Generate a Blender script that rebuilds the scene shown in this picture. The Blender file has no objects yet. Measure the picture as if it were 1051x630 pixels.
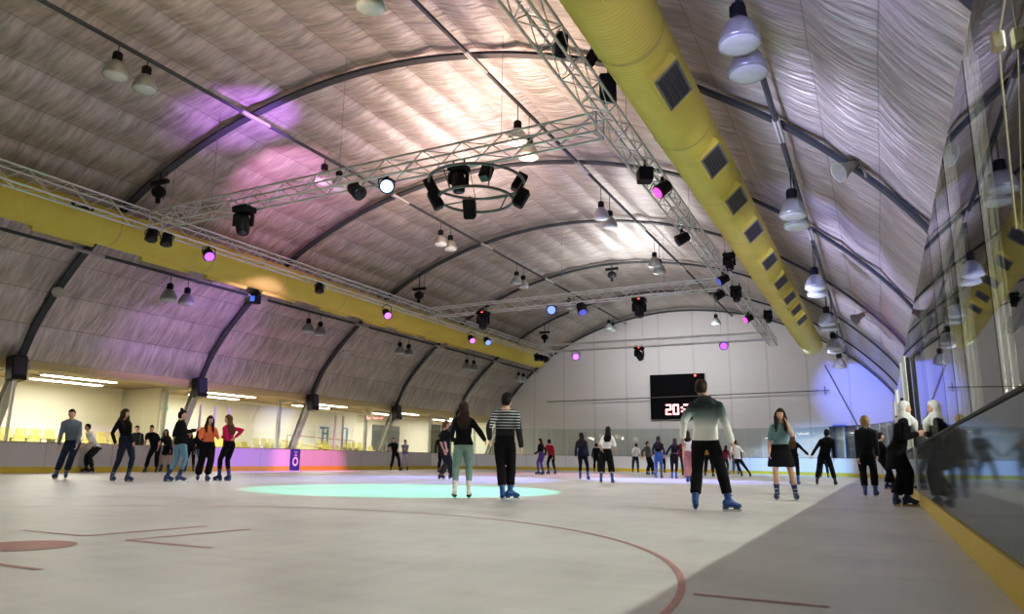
import bpy, bmesh, math, random
from mathutils import Vector, Matrix, noise

random.seed(7)
SC = bpy.context.scene
COL = SC.collection
V = Vector
PI = math.pi

# ------------------------------------------------------------------ camera solve
F_PX, CX, CY, CAM_H = 745.0, 525.5, 315.0, 0.665
XC = V((0.8951094066, 0.0788645255, -0.4388160626))
YC = V((0.4456112637, -0.1902214090, 0.8747836402))
ZC = V((0.0144828130, 0.9785684453, 0.2054118934))
CAM = V((0, 0, CAM_H))


def ray(px, py):
    v = V((px - CX, CY - py, F_PX))
    return V((v.dot(XC), v.dot(YC), v.dot(ZC)))


def at(px, py, X=None, Y=None, Z=None, D=None):
    v = ray(px, py)
    if X is not None: t = X / v.x
    elif Y is not None: t = Y / v.y
    elif Z is not None: t = (Z - CAM_H) / v.z
    else: t = D / F_PX
    return CAM + v * t


def depth(P):
    p = P - CAM
    return p.x * XC.z + p.y * YC.z + p.z * ZC.z


VR = V((XC.x, YC.x, 0)).normalized()      # horizontal right of the view
VF = V((XC.z, YC.z, 0)).normalized()      # horizontal forward of the view

cam_d = bpy.data.cameras.new('camera')
cam_o = bpy.data.objects.new('camera', cam_d)
COL.objects.link(cam_o)
rm = Matrix(((XC.x, XC.y, -XC.z), (YC.x, YC.y, -YC.z), (ZC.x, ZC.y, -ZC.z)))
cam_o.matrix_world = Matrix.Translation(CAM) @ rm.to_4x4()
cam_d.sensor_width = 36
cam_d.lens = F_PX / 1051 * 36
cam_d.clip_end = 400
cam_d.dof.use_dof = True
cam_d.dof.focus_distance = 14
cam_d.dof.aperture_fstop = 3.5
SC.camera = cam_o

# ------------------------------------------------------------------ materials
MATS = {}


def mat(name, col, rough=.6, metal=0., em=None, es=0., nz=.12, nscale=9., bump=0., bscale=40., alpha=1., sheen=0.):
    if name in MATS: return MATS[name]
    m = bpy.data.materials.new(name)
    m.use_nodes = True
    nt = m.node_tree
    b = nt.nodes['Principled BSDF']
    b.inputs['Roughness'].default_value = rough
    b.inputs['Metallic'].default_value = metal
    tc = nt.nodes.new('ShaderNodeTexCoord')
    n = nt.nodes.new('ShaderNodeTexNoise')
    n.inputs['Scale'].default_value = nscale
    n.inputs['Detail'].default_value = 4
    nt.links.new(tc.outputs['Object'], n.inputs['Vector'])
    mx = nt.nodes.new('ShaderNodeMix')
    mx.data_type = 'RGBA'
    mx.inputs[6].default_value = (*[c * (1 - nz) for c in col[:3]], 1)
    mx.inputs[7].default_value = (*[min(1, c * (1 + nz)) for c in col[:3]], 1)
    nt.links.new(n.outputs['Fac'], mx.inputs[0])
    nt.links.new(mx.outputs[2], b.inputs['Base Color'])
    if em is not None:
        b.inputs['Emission Color'].default_value = (*em, 1)
        b.inputs['Emission Strength'].default_value = es
    if bump:
        n2 = nt.nodes.new('ShaderNodeTexNoise')
        n2.inputs['Scale'].default_value = bscale
        nt.links.new(tc.outputs['Object'], n2.inputs['Vector'])
        bp = nt.nodes.new('ShaderNodeBump')
        bp.inputs['Strength'].default_value = bump
        bp.inputs['Distance'].default_value = .02
        nt.links.new(n2.outputs['Fac'], bp.inputs['Height'])
        nt.links.new(bp.outputs['Normal'], b.inputs['Normal'])
    if name.startswith(('cloth_', 'black', 'scoreboard', 'hair')): b.inputs['Specular IOR Level'].default_value = .15
    m['_mix'] = mx.name
    MATS[name] = m
    return m


def nodes(m):
    return m.node_tree, m.node_tree.nodes['Principled BSDF']


def math_node(nt, op, a, b=None):
    n = nt.nodes.new('ShaderNodeMath')
    n.operation = op
    for i, v in enumerate((a, b)):
        if v is None: continue
        if isinstance(v, (int, float)): n.inputs[i].default_value = v
        else: nt.links.new(v, n.inputs[i])
    return n.outputs[0]


def ramp(nt, fac, stops):
    r = nt.nodes.new('ShaderNodeValToRGB')
    while len(r.color_ramp.elements) < len(stops): r.color_ramp.elements.new(.5)
    for e, (p, c) in zip(r.color_ramp.elements, stops):
        e.position = p
        e.color = (*c, 1)
    nt.links.new(fac, r.inputs[0])
    return r.outputs[0]


# fabric with horizontal stripes / vertical gradient by height above the ice
def band_mat(name, stops, z0, z1, rough=.8):
    m = mat(name, (.5, .5, .5), rough, nz=0)
    nt, b = nodes(m)
    tc = nt.nodes.new('ShaderNodeTexCoord')
    sp = nt.nodes.new('ShaderNodeSeparateXYZ')
    nt.links.new(tc.outputs['Object'], sp.inputs[0])
    mr = nt.nodes.new('ShaderNodeMapRange')
    mr.inputs[1].default_value = z0
    mr.inputs[2].default_value = z1
    nt.links.new(sp.outputs[2], mr.inputs[0])
    nt.links.new(ramp(nt, mr.outputs[0], stops), b.inputs['Base Color'])
    return m


def stripe_mat(name, c1, c2, freq, thr, rough=.85):
    m = mat(name, c1, rough, nz=0)
    nt, b = nodes(m)
    tc = nt.nodes.new('ShaderNodeTexCoord')
    sp = nt.nodes.new('ShaderNodeSeparateXYZ')
    nt.links.new(tc.outputs['Object'], sp.inputs[0])
    fr = math_node(nt, 'FRACT', math_node(nt, 'MULTIPLY', sp.outputs[2], freq))
    ab = math_node(nt, 'ABSOLUTE', math_node(nt, 'SUBTRACT', sp.outputs[0], 0))
    inside = math_node(nt, 'LESS_THAN', ab, .245)
    hi = math_node(nt, 'GREATER_THAN', sp.outputs[2], 1.17)
    g = math_node(nt, 'MULTIPLY', math_node(nt, 'MULTIPLY', math_node(nt, 'GREATER_THAN', fr, thr), inside), hi)
    mx = nt.nodes.new('ShaderNodeMix')
    mx.data_type = 'RGBA'
    mx.inputs[6].default_value = (*c1, 1)
    mx.inputs[7].default_value = (*c2, 1)
    nt.links.new(g, mx.inputs[0])
    nt.links.new(mx.outputs[2], b.inputs['Base Color'])
    return m


# ------------------------------------------------------------------ mesh builder
class MB:
    def __init__(s):
        s.v, s.f, s.m = [], [], []

    def add(s, vs, fs, mi=0):
        o = len(s.v)
        s.v += [V(p) for p in vs]
        s.f += [tuple(i + o for i in f) for f in fs]
        s.m += [mi] * len(fs)
        return s

    def box(s, c, d, R=None, mi=0, bev=0.):
        c = V(c)
        hx, hy, hz = d[0] / 2, d[1] / 2, d[2] / 2
        if bev > 0:
            b = min(bev, hx * .9, hy * .9, hz * .9)
            bm = bmesh.new()
            bmesh.ops.create_cube(bm, size=1)
            bmesh.ops.scale(bm, vec=d, verts=bm.verts)
            bmesh.ops.bevel(bm, geom=bm.edges[:], offset=b, segments=1, affect='EDGES', profile=.5)
            bm.verts.index_update()
            vs = [v.co.copy() for v in bm.verts]
            fs = [[v.index for v in f.verts] for f in bm.faces]
            bm.free()
        else:
            vs = [V((x, y, z)) for x in (-hx, hx) for y in (-hy, hy) for z in (-hz, hz)]
            fs = [(0, 1, 3, 2), (4, 6, 7, 5), (0, 4, 5, 1), (2, 3, 7, 6), (0, 2, 6, 4), (1, 5, 7, 3)]
        if R is not None: vs = [R @ v for v in vs]
        return s.add([v + c for v in vs], fs, mi)

    def rings(s, rings, cap=True, mi=0, closed=False):
        n = len(rings[0])
        vs = [p for r in rings for p in r]
        fs = []
        k = len(rings)
        for i in range(k if closed else k - 1):
            for j in range(n):
                a, b = i * n + j, i * n + (j + 1) % n
                c, d = ((i + 1) % k) * n + (j + 1) % n, ((i + 1) % k) * n + j
                fs.append((a, b, c, d))
        if cap and not closed:
            fs.append(tuple(range(n - 1, -1, -1)))
            fs.append(tuple((k - 1) * n + j for j in range(n)))
        return s.add(vs, fs, mi)

    def tube(s, pts, r, n=8, mi=0, round_ends=False, flat=1.):
        pts = [V(p) for p in pts]
        if not isinstance(r, (list, tuple)): r = [r] * len(pts)
        r = list(r)
        if round_ends:
            a = (pts[0] - pts[1]).normalized()
            b = (pts[-1] - pts[-2]).normalized()
            P, Rr = [], []
            for q in (.98, .75, .35):
                P.append(pts[0] + a * r[0] * q); Rr.append(r[0] * math.sqrt(1 - q * q))
            for q in (.35, .75, .98):
                pass
            E = [pts[-1] + b * r[-1] * q for q in (.35, .75, .98)]
            Er = [r[-1] * math.sqrt(1 - q * q) for q in (.35, .75, .98)]
            pts = P + pts + E
            r = Rr + r + Er
        t0 = (pts[1] - pts[0]).normalized()
        up = V((0, 0, 1)) if abs(t0.z) < .9 else V((1, 0, 0))
        u = (up - t0 * up.dot(t0)).normalized()
        out = []
        for i, p in enumerate(pts):
            a = pts[max(0, i - 1)]
            b = pts[min(len(pts) - 1, i + 1)]
            t = (b - a).normalized()
            u = (u - t * u.dot(t))
            u = u.normalized() if u.length > 1e-6 else t.orthogonal().normalized()
            w = t.cross(u)
            out.append([p + (u * math.cos(2 * PI * j / n) + w * math.sin(2 * PI * j / n) * flat) * r[i] for j in range(n)])
        return s.rings(out, True, mi)

    def lathe(s, prof, c=(0, 0, 0), n=16, mi=0, cap=True, R=None):
        out = []
        for r, z in prof:
            ring = [V((r * math.cos(2 * PI * j / n), r * math.sin(2 * PI * j / n), z)) for j in range(n)]
            if R is not None: ring = [R @ p for p in ring]
            out.append([p + V(c) for p in ring])
        return s.rings(out, cap, mi)

    def ell(s, c, r, nu=14, nv=9, mi=0, fn=None, R=None):
        vs, fs = [], []
        for i in range(nv + 1):
            th = PI * i / nv
            for j in range(nu):
                ph = 2 * PI * j / nu
                p = V((math.sin(th) * math.cos(ph), math.sin(th) * math.sin(ph), math.cos(th)))
                if fn: p = fn(p)
                p = V((p.x * r[0], p.y * r[1], p.z * r[2]))
                if R is not None: p = R @ p
                vs.append(p + V(c))
        for i in range(nv):
            for j in range(nu):
                a, b = i * nu + j, i * nu + (j + 1) % nu
                fs.append((a, (i + 1) * nu + j, (i + 1) * nu + (j + 1) % nu, b))
        return s.add(vs, fs, mi)

    def mesh(s, name, org=V((0, 0, 0)), smooth=False):
        me = bpy.data.meshes.new(name)
        me.from_pydata([tuple(v - org) for v in s.v], [], s.f)
        me.polygons.foreach_set('material_index', s.m)
        if smooth: me.polygons.foreach_set('use_smooth', [True] * len(me.polygons))
        me.update()
        return me

    def build(s, name, mats, parent=None, smooth=False, local=False):
        org = V((0, 0, 0))
        if parent is not None and not local:
            q = parent
            while q is not None:
                org = org + q.location
                q = q.parent
        me = s.mesh(name, org, smooth)
        bm = bmesh.new()
        bm.from_mesh(me)
        bmesh.ops.recalc_face_normals(bm, faces=bm.faces[:])
        bm.to_mesh(me)
        bm.free()
        return link(name, me, mats, parent)


def link(name, me, mats, parent=None):
    if not isinstance(mats, (list, tuple)): mats = [mats]
    o = bpy.data.objects.new(name, me)
    COL.objects.link(o)
    for m in mats: me.materials.append(m)
    if parent is not None: o.parent = parent
    return o


def thing(name, label, cat, loc=(0, 0, 0), group=None, rot=None):
    o = bpy.data.objects.new(name, None)
    o.empty_display_size = .1
    COL.objects.link(o)
    o.location = loc
    if rot is not None: o.rotation_euler = rot
    return tag(o, label, cat, group)


def tag(o, label, cat, group=None):
    o['label'] = label
    o['category'] = cat
    if group: o['group'] = group
    return o


def struct(o):
    o['kind'] = 'structure'
    return o


def dup(root, loc=None, rot=None, label=None, group=None):
    def cp(o, par):
        c = o.copy()
        COL.objects.link(c)
        if par is not None: c.parent = par
        for ch in list(o.children): cp(ch, c)
        return c
    r = cp(root, None)
    if loc is not None: r.location = loc
    if rot is not None: r.rotation_euler = rot
    if label: r['label'] = label
    if group: r['group'] = group
    return r


ORD = ['first', 'second', 'third', 'fourth', 'fifth', 'sixth', 'seventh', 'eighth', 'ninth', 'tenth', 'eleventh',
       'twelfth', 'thirteenth', 'fourteenth', 'fifteenth', 'sixteenth', 'seventeenth', 'eighteenth', 'nineteenth', 'twentieth']

# ------------------------------------------------------------------ hall dimensions
MIDX = -12.15
XL, XR = -25.0, 0.56           # inner faces of the boards
YE = 47.0                      # far boards
YW = 50.3                      # end wall
YN = -9.0                      # near end of what is built
ARCH_Y = [-0.2, 7.1, 14.47, 21.9, 28.9, 36.3, 43.6, 50.0]
HALF = [(0, 11.08), (2.1, 10.95), (4.1, 10.6), (5.4, 10.25), (6.6, 9.83), (8.0, 9.22), (8.9, 8.72), (9.5, 8.33), (10.8, 7.4),
        (12.0, 6.3), (12.85, 5.35), (13.35, 4.6), (13.85, 3.55)]
PROF = [(MIDX - a, z) for a, z in HALF[::-1]] + [(MIDX + a, z) for a, z in HALF[1:]]


def resample(pts, n):
    # Catmull-Rom through the profile, then even arc length
    dense = []
    P = [pts[0]] + pts + [pts[-1]]
    for i in range(1, len(P) - 2):
        p0, p1, p2, p3 = [V((*q, 0)) for q in P[i - 1:i + 3]]
        for k in range(12):
            t = k / 12
            dense.append(.5 * ((2 * p1) + (p2 - p0) * t + (2 * p0 - 5 * p1 + 4 * p2 - p3) * t * t + (-p0 + 3 * p1 - 3 * p2 + p3) * t ** 3))
    dense.append(V((*pts[-1], 0)))
    L = [0]
    for a, b in zip(dense, dense[1:]): L.append(L[-1] + (b - a).length)
    out, j = [], 0
    for k in range(n):
        s = L[-1] * k / (n - 1)
        while j < len(L) - 2 and L[j + 1] < s: j += 1
        f = (s - L[j]) / max(1e-9, L[j + 1] - L[j])
        out.append(dense[j].lerp(dense[j + 1], min(1, max(0, f))))
    return [(p.x, p.y) for p in out], L[-1]


def prof_z(x):
    for a, b in zip(PROF, PROF[1:]):
        if a[0] <= x <= b[0]: return a[1] + (b[1] - a[1]) * (x - a[0]) / (b[0] - a[0])
    return 3.5


# ------------------------------------------------------------------ base materials
dark_steel = mat('dark_arch_steel', (.045, .055, .06), .5, .3)
grey_steel = mat('grey_column_steel', (.42, .42, .38), .5, .3)
alu = mat('truss_aluminium', (.62, .66, .63), .38, .55, nz=.08)
black = mat('black_fixture', (.012, .013, .015), .55)
black2 = mat('black_satin', (.02, .021, .024), .35)
led_red = mat('red_indicator', (.6, .02, .02), .4, em=(1, .06, .05), es=8)
duct_y = mat('yellow_duct_fabric', (.62, .54, .085), .55, 0, nz=.14, nscale=1.2, bump=.0)
# ring ribs on the duct
nt, b = nodes(duct_y)
tc = nt.nodes.new('ShaderNodeTexCoord')
wv = nt.nodes.new('ShaderNodeTexWave')
wv.wave_type = 'BANDS'
wv.bands_direction = 'Y'
wv.inputs['Scale'].default_value = 3.3
wv.inputs['Distortion'].default_value = .4
nt.links.new(tc.outputs['Object'], wv.inputs['Vector'])
bp = nt.nodes.new('ShaderNodeBump')
bp.inputs['Strength'].default_value = .12
bp.inputs['Distance'].default_value = .05
nt.links.new(wv.outputs['Fac'], bp.inputs['Height'])
nt.links.new(bp.outputs['Normal'], b.inputs['Normal'])
grille_dark = mat('grille_dark', (.05, .05, .045), .6)
wall_cream = mat('aisle_wall_cream', (.86, .82, .68), .8, nz=.05, nscale=.6)
brown_ceil = mat('aisle_ceiling_brown', (.30, .24, .15), .75, nz=.3, nscale=2)
kick_y = mat('kick_strip_yellow', (.62, .47, .05), .4, nz=.1)
seat_y = mat('seat_yellow', (.62, .56, .16), .45)
skin_l = mat('skin_light', (.62, .38, .27), .55, nz=.05)
skin_m = mat('skin_tan', (.46, .27, .18), .55, nz=.05)
eye_m = mat('eye_dark', (.03, .02, .02), .3)
lip_m = mat('lip', (.42, .13, .11), .5)
boot_blue = mat('skate_boot_blue', (.025, .085, .27), .4)
boot_navy = mat('skate_boot_navy', (.02, .04, .12), .4)
boot_white = mat('skate_boot_white', (.75, .73, .68), .45)
boot_black = mat('skate_boot_black', (.015, .015, .018), .45)
sole_blue = mat('skate_sole_blue', (.03, .06, .16), .4)
blade_m = mat('skate_blade_steel', (.6, .6, .6), .25, .9)


# ------------------------------------------------------------------ ceiling membrane
def membrane_mat():
    m = bpy.data.materials.new('silver_membrane')
    m.use_nodes = True
    nt = m.node_tree
    b = nt.nodes['Principled BSDF']
    b.inputs['Metallic'].default_value = .55
    b.inputs['Roughness'].default_value = .40
    uv = nt.nodes.new('ShaderNodeUVMap')
    uv.uv_map = 'UVMap'

    def nz(sx, sy, det=4, dist=0., rot=0.):
        mp = nt.nodes.new('ShaderNodeMapping')
        mp.inputs['Scale'].default_value = (sx, sy, 1)
        mp.inputs['Rotation'].default_value = (0, 0, rot)
        nt.links.new(uv.outputs[0], mp.inputs['Vector'])
        n = nt.nodes.new('ShaderNodeTexNoise')
        n.inputs['Scale'].default_value = 1
        n.inputs['Detail'].default_value = det
        n.inputs['Distortion'].default_value = dist
        nt.links.new(mp.outputs[0], n.inputs['Vector'])
        return n.outputs['Fac']
    wr = nz(1.5, 9.5, 5, .4, .10)
    wr2 = nz(.8, 3.6, 4, .5, -.10)
    big = nz(.12, .09, 3)
    fine = nz(30, 60, 2)
    w = math_node(nt, 'ADD', math_node(nt, 'MULTIPLY', wr, .6), math_node(nt, 'MULTIPLY', wr2, .8))
    w = math_node(nt, 'ADD', w, math_node(nt, 'MULTIPLY', fine, .03))
    bp = nt.nodes.new('ShaderNodeBump')
    bp.inputs['Strength'].default_value = 1.0
    bp.inputs['Distance'].default_value = .085
    nt.links.new(w, bp.inputs['Height'])
    nt.links.new(bp.outputs['Normal'], b.inputs['Normal'])
    # seams every 1.36 m of arc
    sp = nt.nodes.new('ShaderNodeSeparateXYZ')
    nt.links.new(uv.outputs[0], sp.inputs[0])
    fr = math_node(nt, 'FRACT', math_node(nt, 'ADD', math_node(nt, 'DIVIDE', sp.outputs[0], SEAM), .0))
    d = math_node(nt, 'ABSOLUTE', math_node(nt, 'SUBTRACT', fr, .5))
    seam = math_node(nt, 'GREATER_THAN', d, .487)
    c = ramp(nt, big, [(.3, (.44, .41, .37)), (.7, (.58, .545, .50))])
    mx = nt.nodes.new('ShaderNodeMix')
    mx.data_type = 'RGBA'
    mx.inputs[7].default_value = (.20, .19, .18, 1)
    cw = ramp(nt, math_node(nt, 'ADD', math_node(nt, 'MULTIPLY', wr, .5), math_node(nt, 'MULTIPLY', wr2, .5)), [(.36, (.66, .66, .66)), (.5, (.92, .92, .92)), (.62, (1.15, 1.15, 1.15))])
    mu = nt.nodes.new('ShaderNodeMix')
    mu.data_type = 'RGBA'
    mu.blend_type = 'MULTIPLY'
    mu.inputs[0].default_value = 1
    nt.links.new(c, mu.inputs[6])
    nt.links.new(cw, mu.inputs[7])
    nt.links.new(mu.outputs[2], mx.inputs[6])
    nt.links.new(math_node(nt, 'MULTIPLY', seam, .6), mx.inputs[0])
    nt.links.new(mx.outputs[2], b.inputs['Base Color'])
    return m


PTS, ARCLEN = resample([(x, z + .22) for x, z in PROF], 26 * 8 + 1)
SEAM = ARCLEN / 26


def build_membrane():
    ys = []
    y = YN
    while y < YW:
        ys.append(y)
        y += .6
    ys.append(YW)
    vs, fs, uvs = [], [], []
    n = len(PTS)
    for y in ys:
        da = min(abs(y - a) for a in ARCH_Y)
        for i, (x, z) in enumerate(PTS):
            a, b = PTS[max(0, i - 1)], PTS[min(n - 1, i + 1)]
            t = V((b[0] - a[0], b[1] - a[1])).normalized()
            nrm = V((t.y, -t.x))          # points inward (down at the crown)
            ph = (i % 8) / 8
            bulge = .09 * math.sin(PI * ph) * (.65 + .35 * min(1, da / 2.0)) * min(1, (YW - y) / 2.5)
            u = ARCLEN * i / (n - 1)
            bulge += .03 * noise.noise(V((u * .8, y * 1.1, 3)))
            vs.append((x + nrm.x * bulge, y, z + nrm.y * bulge))
            uvs.append((u, y))
    for j in range(len(ys) - 1):
        for i in range(n - 1):
            a = j * n + i
            fs.append((a, a + n, a + n + 1, a + 1))
    me = bpy.data.meshes.new('ceiling')
    me.from_pydata(vs, [], fs)
    ul = me.uv_layers.new(name='UVMap')
    for l in me.loops: ul.data[l.index].uv = uvs[l.vertex_index]
    me.polygons.foreach_set('use_smooth', [True] * len(me.polygons))
    me.update()
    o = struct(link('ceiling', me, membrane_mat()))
    # sharper crease on seams comes from the geometry itself
    return o


build_membrane()

# ------------------------------------------------------------------ floor (ice), aisle floors
def ice_mat():
    m = mat('ice', (.62, .63, .60), .3, nz=.0)
    nt, b = nodes(m)
    tc = nt.nodes.new('ShaderNodeTexCoord')

    def nz(scale, det=5, st=(1, 1, 1), rot=0):
        mp = nt.nodes.new('ShaderNodeMapping')
        mp.inputs['Scale'].default_value = st
        mp.inputs['Rotation'].default_value = (0, 0, rot)
        nt.links.new(tc.outputs['Object'], mp.inputs[0])
        n = nt.nodes.new('ShaderNodeTexNoise')
        n.inputs['Scale'].default_value = scale
        n.inputs['Detail'].default_value = det
        nt.links.new(mp.outputs[0], n.inputs['Vector'])
        return n.outputs['Fac']
    a = nz(.7)
    bb = nz(6, 6, (1, .25, 1), .7)
    cc = nz(5, 6, (.25, 1, 1), .3)
    s = math_node(nt, 'ADD', math_node(nt, 'MULTIPLY', a, .5), math_node(nt, 'ADD', math_node(nt, 'MULTIPLY', bb, .25), math_node(nt, 'MULTIPLY', cc, .25)))
    c = ramp(nt, s, [(.36, (.47, .475, .455)), (.5, (.575, .58, .555)), (.66, (.67, .665, .63))])
    # white snow flecks
    f = nz(26, 2)
    fl = math_node(nt, 'GREATER_THAN', f, .735)
    mx = nt.nodes.new('ShaderNodeMix')
    mx.data_type = 'RGBA'
    mx.inputs[7].default_value = (.85, .85, .84, 1)
    nt.links.new(c, mx.inputs[6])
    nt.links.new(math_node(nt, 'MULTIPLY', fl, .5), mx.inputs[0])
    nt.links.new(mx.outputs[2], b.inputs['Base Color'])
    nt.links.new(math_node(nt, 'ADD', math_node(nt, 'MULTIPLY', s, .35), .24), b.inputs['Roughness'])
    bp = nt.nodes.new('ShaderNodeBump')
    bp.inputs['Strength'].default_value = .25
    bp.inputs['Distance'].default_value = .01
    nt.links.new(s, bp.inputs['Height'])
    nt.links.new(bp.outputs['Normal'], b.inputs['Normal'])
    b.inputs['Specular IOR Level'].default_value = .35
    return m


floor = struct(MB().add([(XL - 1, YN, 0), (XR + .3, YN, 0), (XR + .3, YE + 1, 0), (XL - 1, YE + 1, 0)], [(0, 1, 2, 3)]).build('floor', ice_mat()))
aisle_floor_m = mat('aisle_floor', (.25, .24, .22), .8)
struct(MB().box((-29.2, 20.6, -.06), (6.4, 60, .1)).build('floor', aisle_floor_m))
struct(MB().box((4.5, 20.6, -.06), (7.2, 60, .1)).build('floor', aisle_floor_m))
struct(MB().box((MIDX, 49.2, -.06), (40, 2.4, .1)).build('floor', aisle_floor_m))

red_line = mat('painted_line_red', (.46, .25, .23), .45, nz=.3, nscale=14)
red_dot = mat('painted_dot_red', (.34, .15, .14), .45, nz=.4, nscale=14)


def flat(name, quads, m):
    mb = MB()
    for q in quads: mb.add([(x, y, .003) for x, y in q], [tuple(range(len(q)))])
    o = mb.build(name, m, floor)
    for p in o.data.polygons:
        if p.normal.z < 0: p.flip()
    return o


def seg(a, b, w):
    a, b = V((*a, 0)), V((*b, 0))
    n = V((-(b - a).y, (b - a).x, 0)).normalized() * w / 2
    return [(a + n).to_2d()[:], (b + n).to_2d()[:], (b - n).to_2d()[:], (a - n).to_2d()[:]]


FC = V((-5.62, 3.12))
arc = []
for k in range(120):
    a0, a1 = 2 * PI * k / 120, 2 * PI * (k + 1) / 120
    r0, r1 = 4.69, 4.73
    arc.append([(FC.x + r * math.cos(a), FC.y + r * math.sin(a)) for r, a in ((r0, a0), (r1, a0), (r1, a1), (r0, a1))])
flat('painted_circle', arc, red_line)
flat('painted_hash', [seg((-.92, 3.96), (-.28, 3.96), .045)], red_line)
flat('painted_dot', [[(FC.x + .33 * math.cos(2 * PI * k / 32), FC.y + .25 + .33 * math.sin(2 * PI * k / 32)) for k in range(32)]], red_dot)
for cx, cy, sx, sy in ((-5.9, 3.99, -.82, 1.17), (-5.36, 3.99, .95, 1.17), (-5.36, 2.75, .95, -1.1), (-5.9, 2.75, -.82, -1.1)):
    flat('painted_mark', [seg((cx, cy), (cx + sx, cy), .05), seg((cx, cy), (cx + .1, cy + sy), .05)], red_line)

# ------------------------------------------------------------------ walls
def endwall_mat():
    m = mat('end_wall_panels', (.62, .60, .585), .6, nz=.04, nscale=.4)
    nt, b = nodes(m)
    tc = nt.nodes.new('ShaderNodeTexCoord')
    sp = nt.nodes.new('ShaderNodeSeparateXYZ')
    nt.links.new(tc.outputs['Object'], sp.inputs[0])
    fx = math_node(nt, 'FRACT', math_node(nt, 'DIVIDE', math_node(nt, 'ADD', sp.outputs[0], 15.95), 2.42))
    gx = math_node(nt, 'GREATER_THAN', math_node(nt, 'ABSOLUTE', math_node(nt, 'SUBTRACT', fx, .5)), .475)
    fz = math_node(nt, 'FRACT', math_node(nt, 'DIVIDE', sp.outputs[2], 1.9))
    gz = math_node(nt, 'GREATER_THAN', math_node(nt, 'ABSOLUTE', math_node(nt, 'SUBTRACT', fz, .5)), .492)
    g = math_node(nt, 'MAXIMUM', math_node(nt, 'MULTIPLY', gx, .3), math_node(nt, 'MULTIPLY', gz, .18))
    mx = nt.nodes.new('ShaderNodeMix')
    mx.data_type = 'RGBA'
    mx.inputs[7].default_value = (.34, .33, .30, 1)
    old = nt.nodes[m['_mix']]
    nt.links.new(old.outputs[2], mx.inputs[6])
    nt.links.new(g, mx.inputs[0])
    nt.links.new(mx.outputs[2], b.inputs['Base Color'])
    return m


prof_w, _ = resample([(x, z + .25) for x, z in PROF], 60)
struct(MB().add([(-26, YW, 0)] + [(x, YW, z) for x, z in prof_w] + [(1.7, YW, 0)], [tuple(range(62))]).build('wall_back', endwall_mat()))
struct(MB().box((-30, YW + .1, 2.2), (8.5, .2, 4.6)).build('wall_back', wall_cream))
aisle_wall_dark = mat('right_aisle_wall_grey', (.16, .16, .155), .8)
struct(MB().box((4.9, YW + .1, 2.2), (6.4, .2, 4.6)).build('wall_back', aisle_wall_dark))
struct(MB().add([(-26, YN, 0)] + [(x, YN, z) for x, z in prof_w] + [(1.7, YN, 0)], [tuple(range(62))]).build('wall_front', endwall_mat()))
struct(MB().box((-31.6, 20.6, 2.15), (.2, 60, 4.5)).build('wall_left', wall_cream))
struct(MB().box((7.9, 20.6, 2.15), (.2, 60, 4.5)).build('wall_right', aisle_wall_dark))
struct(MB().box((-29.2, 20.6, 3.68), (4.8, 60, .12)).build('ceiling', brown_ceil))
struct(MB().box((4.8, 20.6, 4.35), (6.2, 60, .12)).build('ceiling', aisle_wall_dark))
# hanging hem of the membrane on each side (yellow light put into the left one's colour)
hem_lit = mat('membrane_hem_lit', (.47, .40, .22), .6, nz=.2, bump=.5, bscale=3)
hem_g = mat('membrane_hem_grey', (.42, .41, .40), .6, nz=.15, bump=.5, bscale=3)
for nm, sgn, m in (('trim_1', -1, hem_lit), ('trim_2', 1, hem_g)):
    mb = MB()
    rings = []
    yy = YN
    while yy < YW + .01:
        sag = .07 * math.sin(yy * 1.7) + .05 * noise.noise(V((yy, 0, 0)))
        x0 = MIDX + sgn * 13.87
        rings.append([(x0 - sgn * .02, yy, 3.83), (x0, yy, 3.50 + sag * .5), (x0 + sgn * .3, yy, 3.43 + sag * .4), (x0 + sgn * .6, yy, 3.56), (x0 + sgn * .85, yy, 3.72)])
        yy += .5
    n = 5
    vs = [p for r in rings for p in r]
    fs = [(i * n + j, i * n + j + 1, (i + 1) * n + j + 1, (i + 1) * n + j) for i in range(len(rings) - 1) for j in range(n - 1)]
    mb.add(vs, fs)
    struct(mb.build(nm, m, smooth=True))
# steel crossing cables and vertical rod on the end wall
cab = mat('dark_cable', (.1, .1, .1), .6)
o = thing('wall_cable', 'thin horizontal cable stretched across the pale end wall past the scoreboard', 'cable', (MIDX, YW - .2, 5.1))
MB().tube([(-22, YW - .35, 4.9), (-14, YW - .35, 5.02), (-2.6, YW - .35, 5.22)], .03, 6).build('cable', cab, o)
MB().tube([(-2.85, YW - .35, 4.95), (-2.85, YW - .35, 5.5)], .025, 6).build('rod', cab, o)
o = MB().tube([(-2.75, YW - .3, 6.8), (-1.1, YW - .3, 2.9)], .03, 6).build('stay_cable', cab)
tag(o, 'dark diagonal stay cable on the blue-lit right end wall', 'cable')

# door in the end wall
dw = mat('door_white', (.75, .73, .68), .6)
dbl = mat('door_frame_blue', (.12, .2, .45), .5)
pa = at(856, 440, Y=YW); pb = at(870, 470, Y=YW)
d = struct(MB().box(((pa.x + pb.x) / 2, YW - .06, 1.45), (pb.x - pa.x - .1, .08, 2.9)).build('door_1', dw))
mb = MB()
for x in (pa.x, pb.x): mb.box((x, YW - .08, 1.5), (.16, .12, 3.0))
mb.box(((pa.x + pb.x) / 2, YW - .08, 3.02), (pb.x - pa.x + .16, .12, .1))
mb.build('door_frame', dbl, d)

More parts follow.
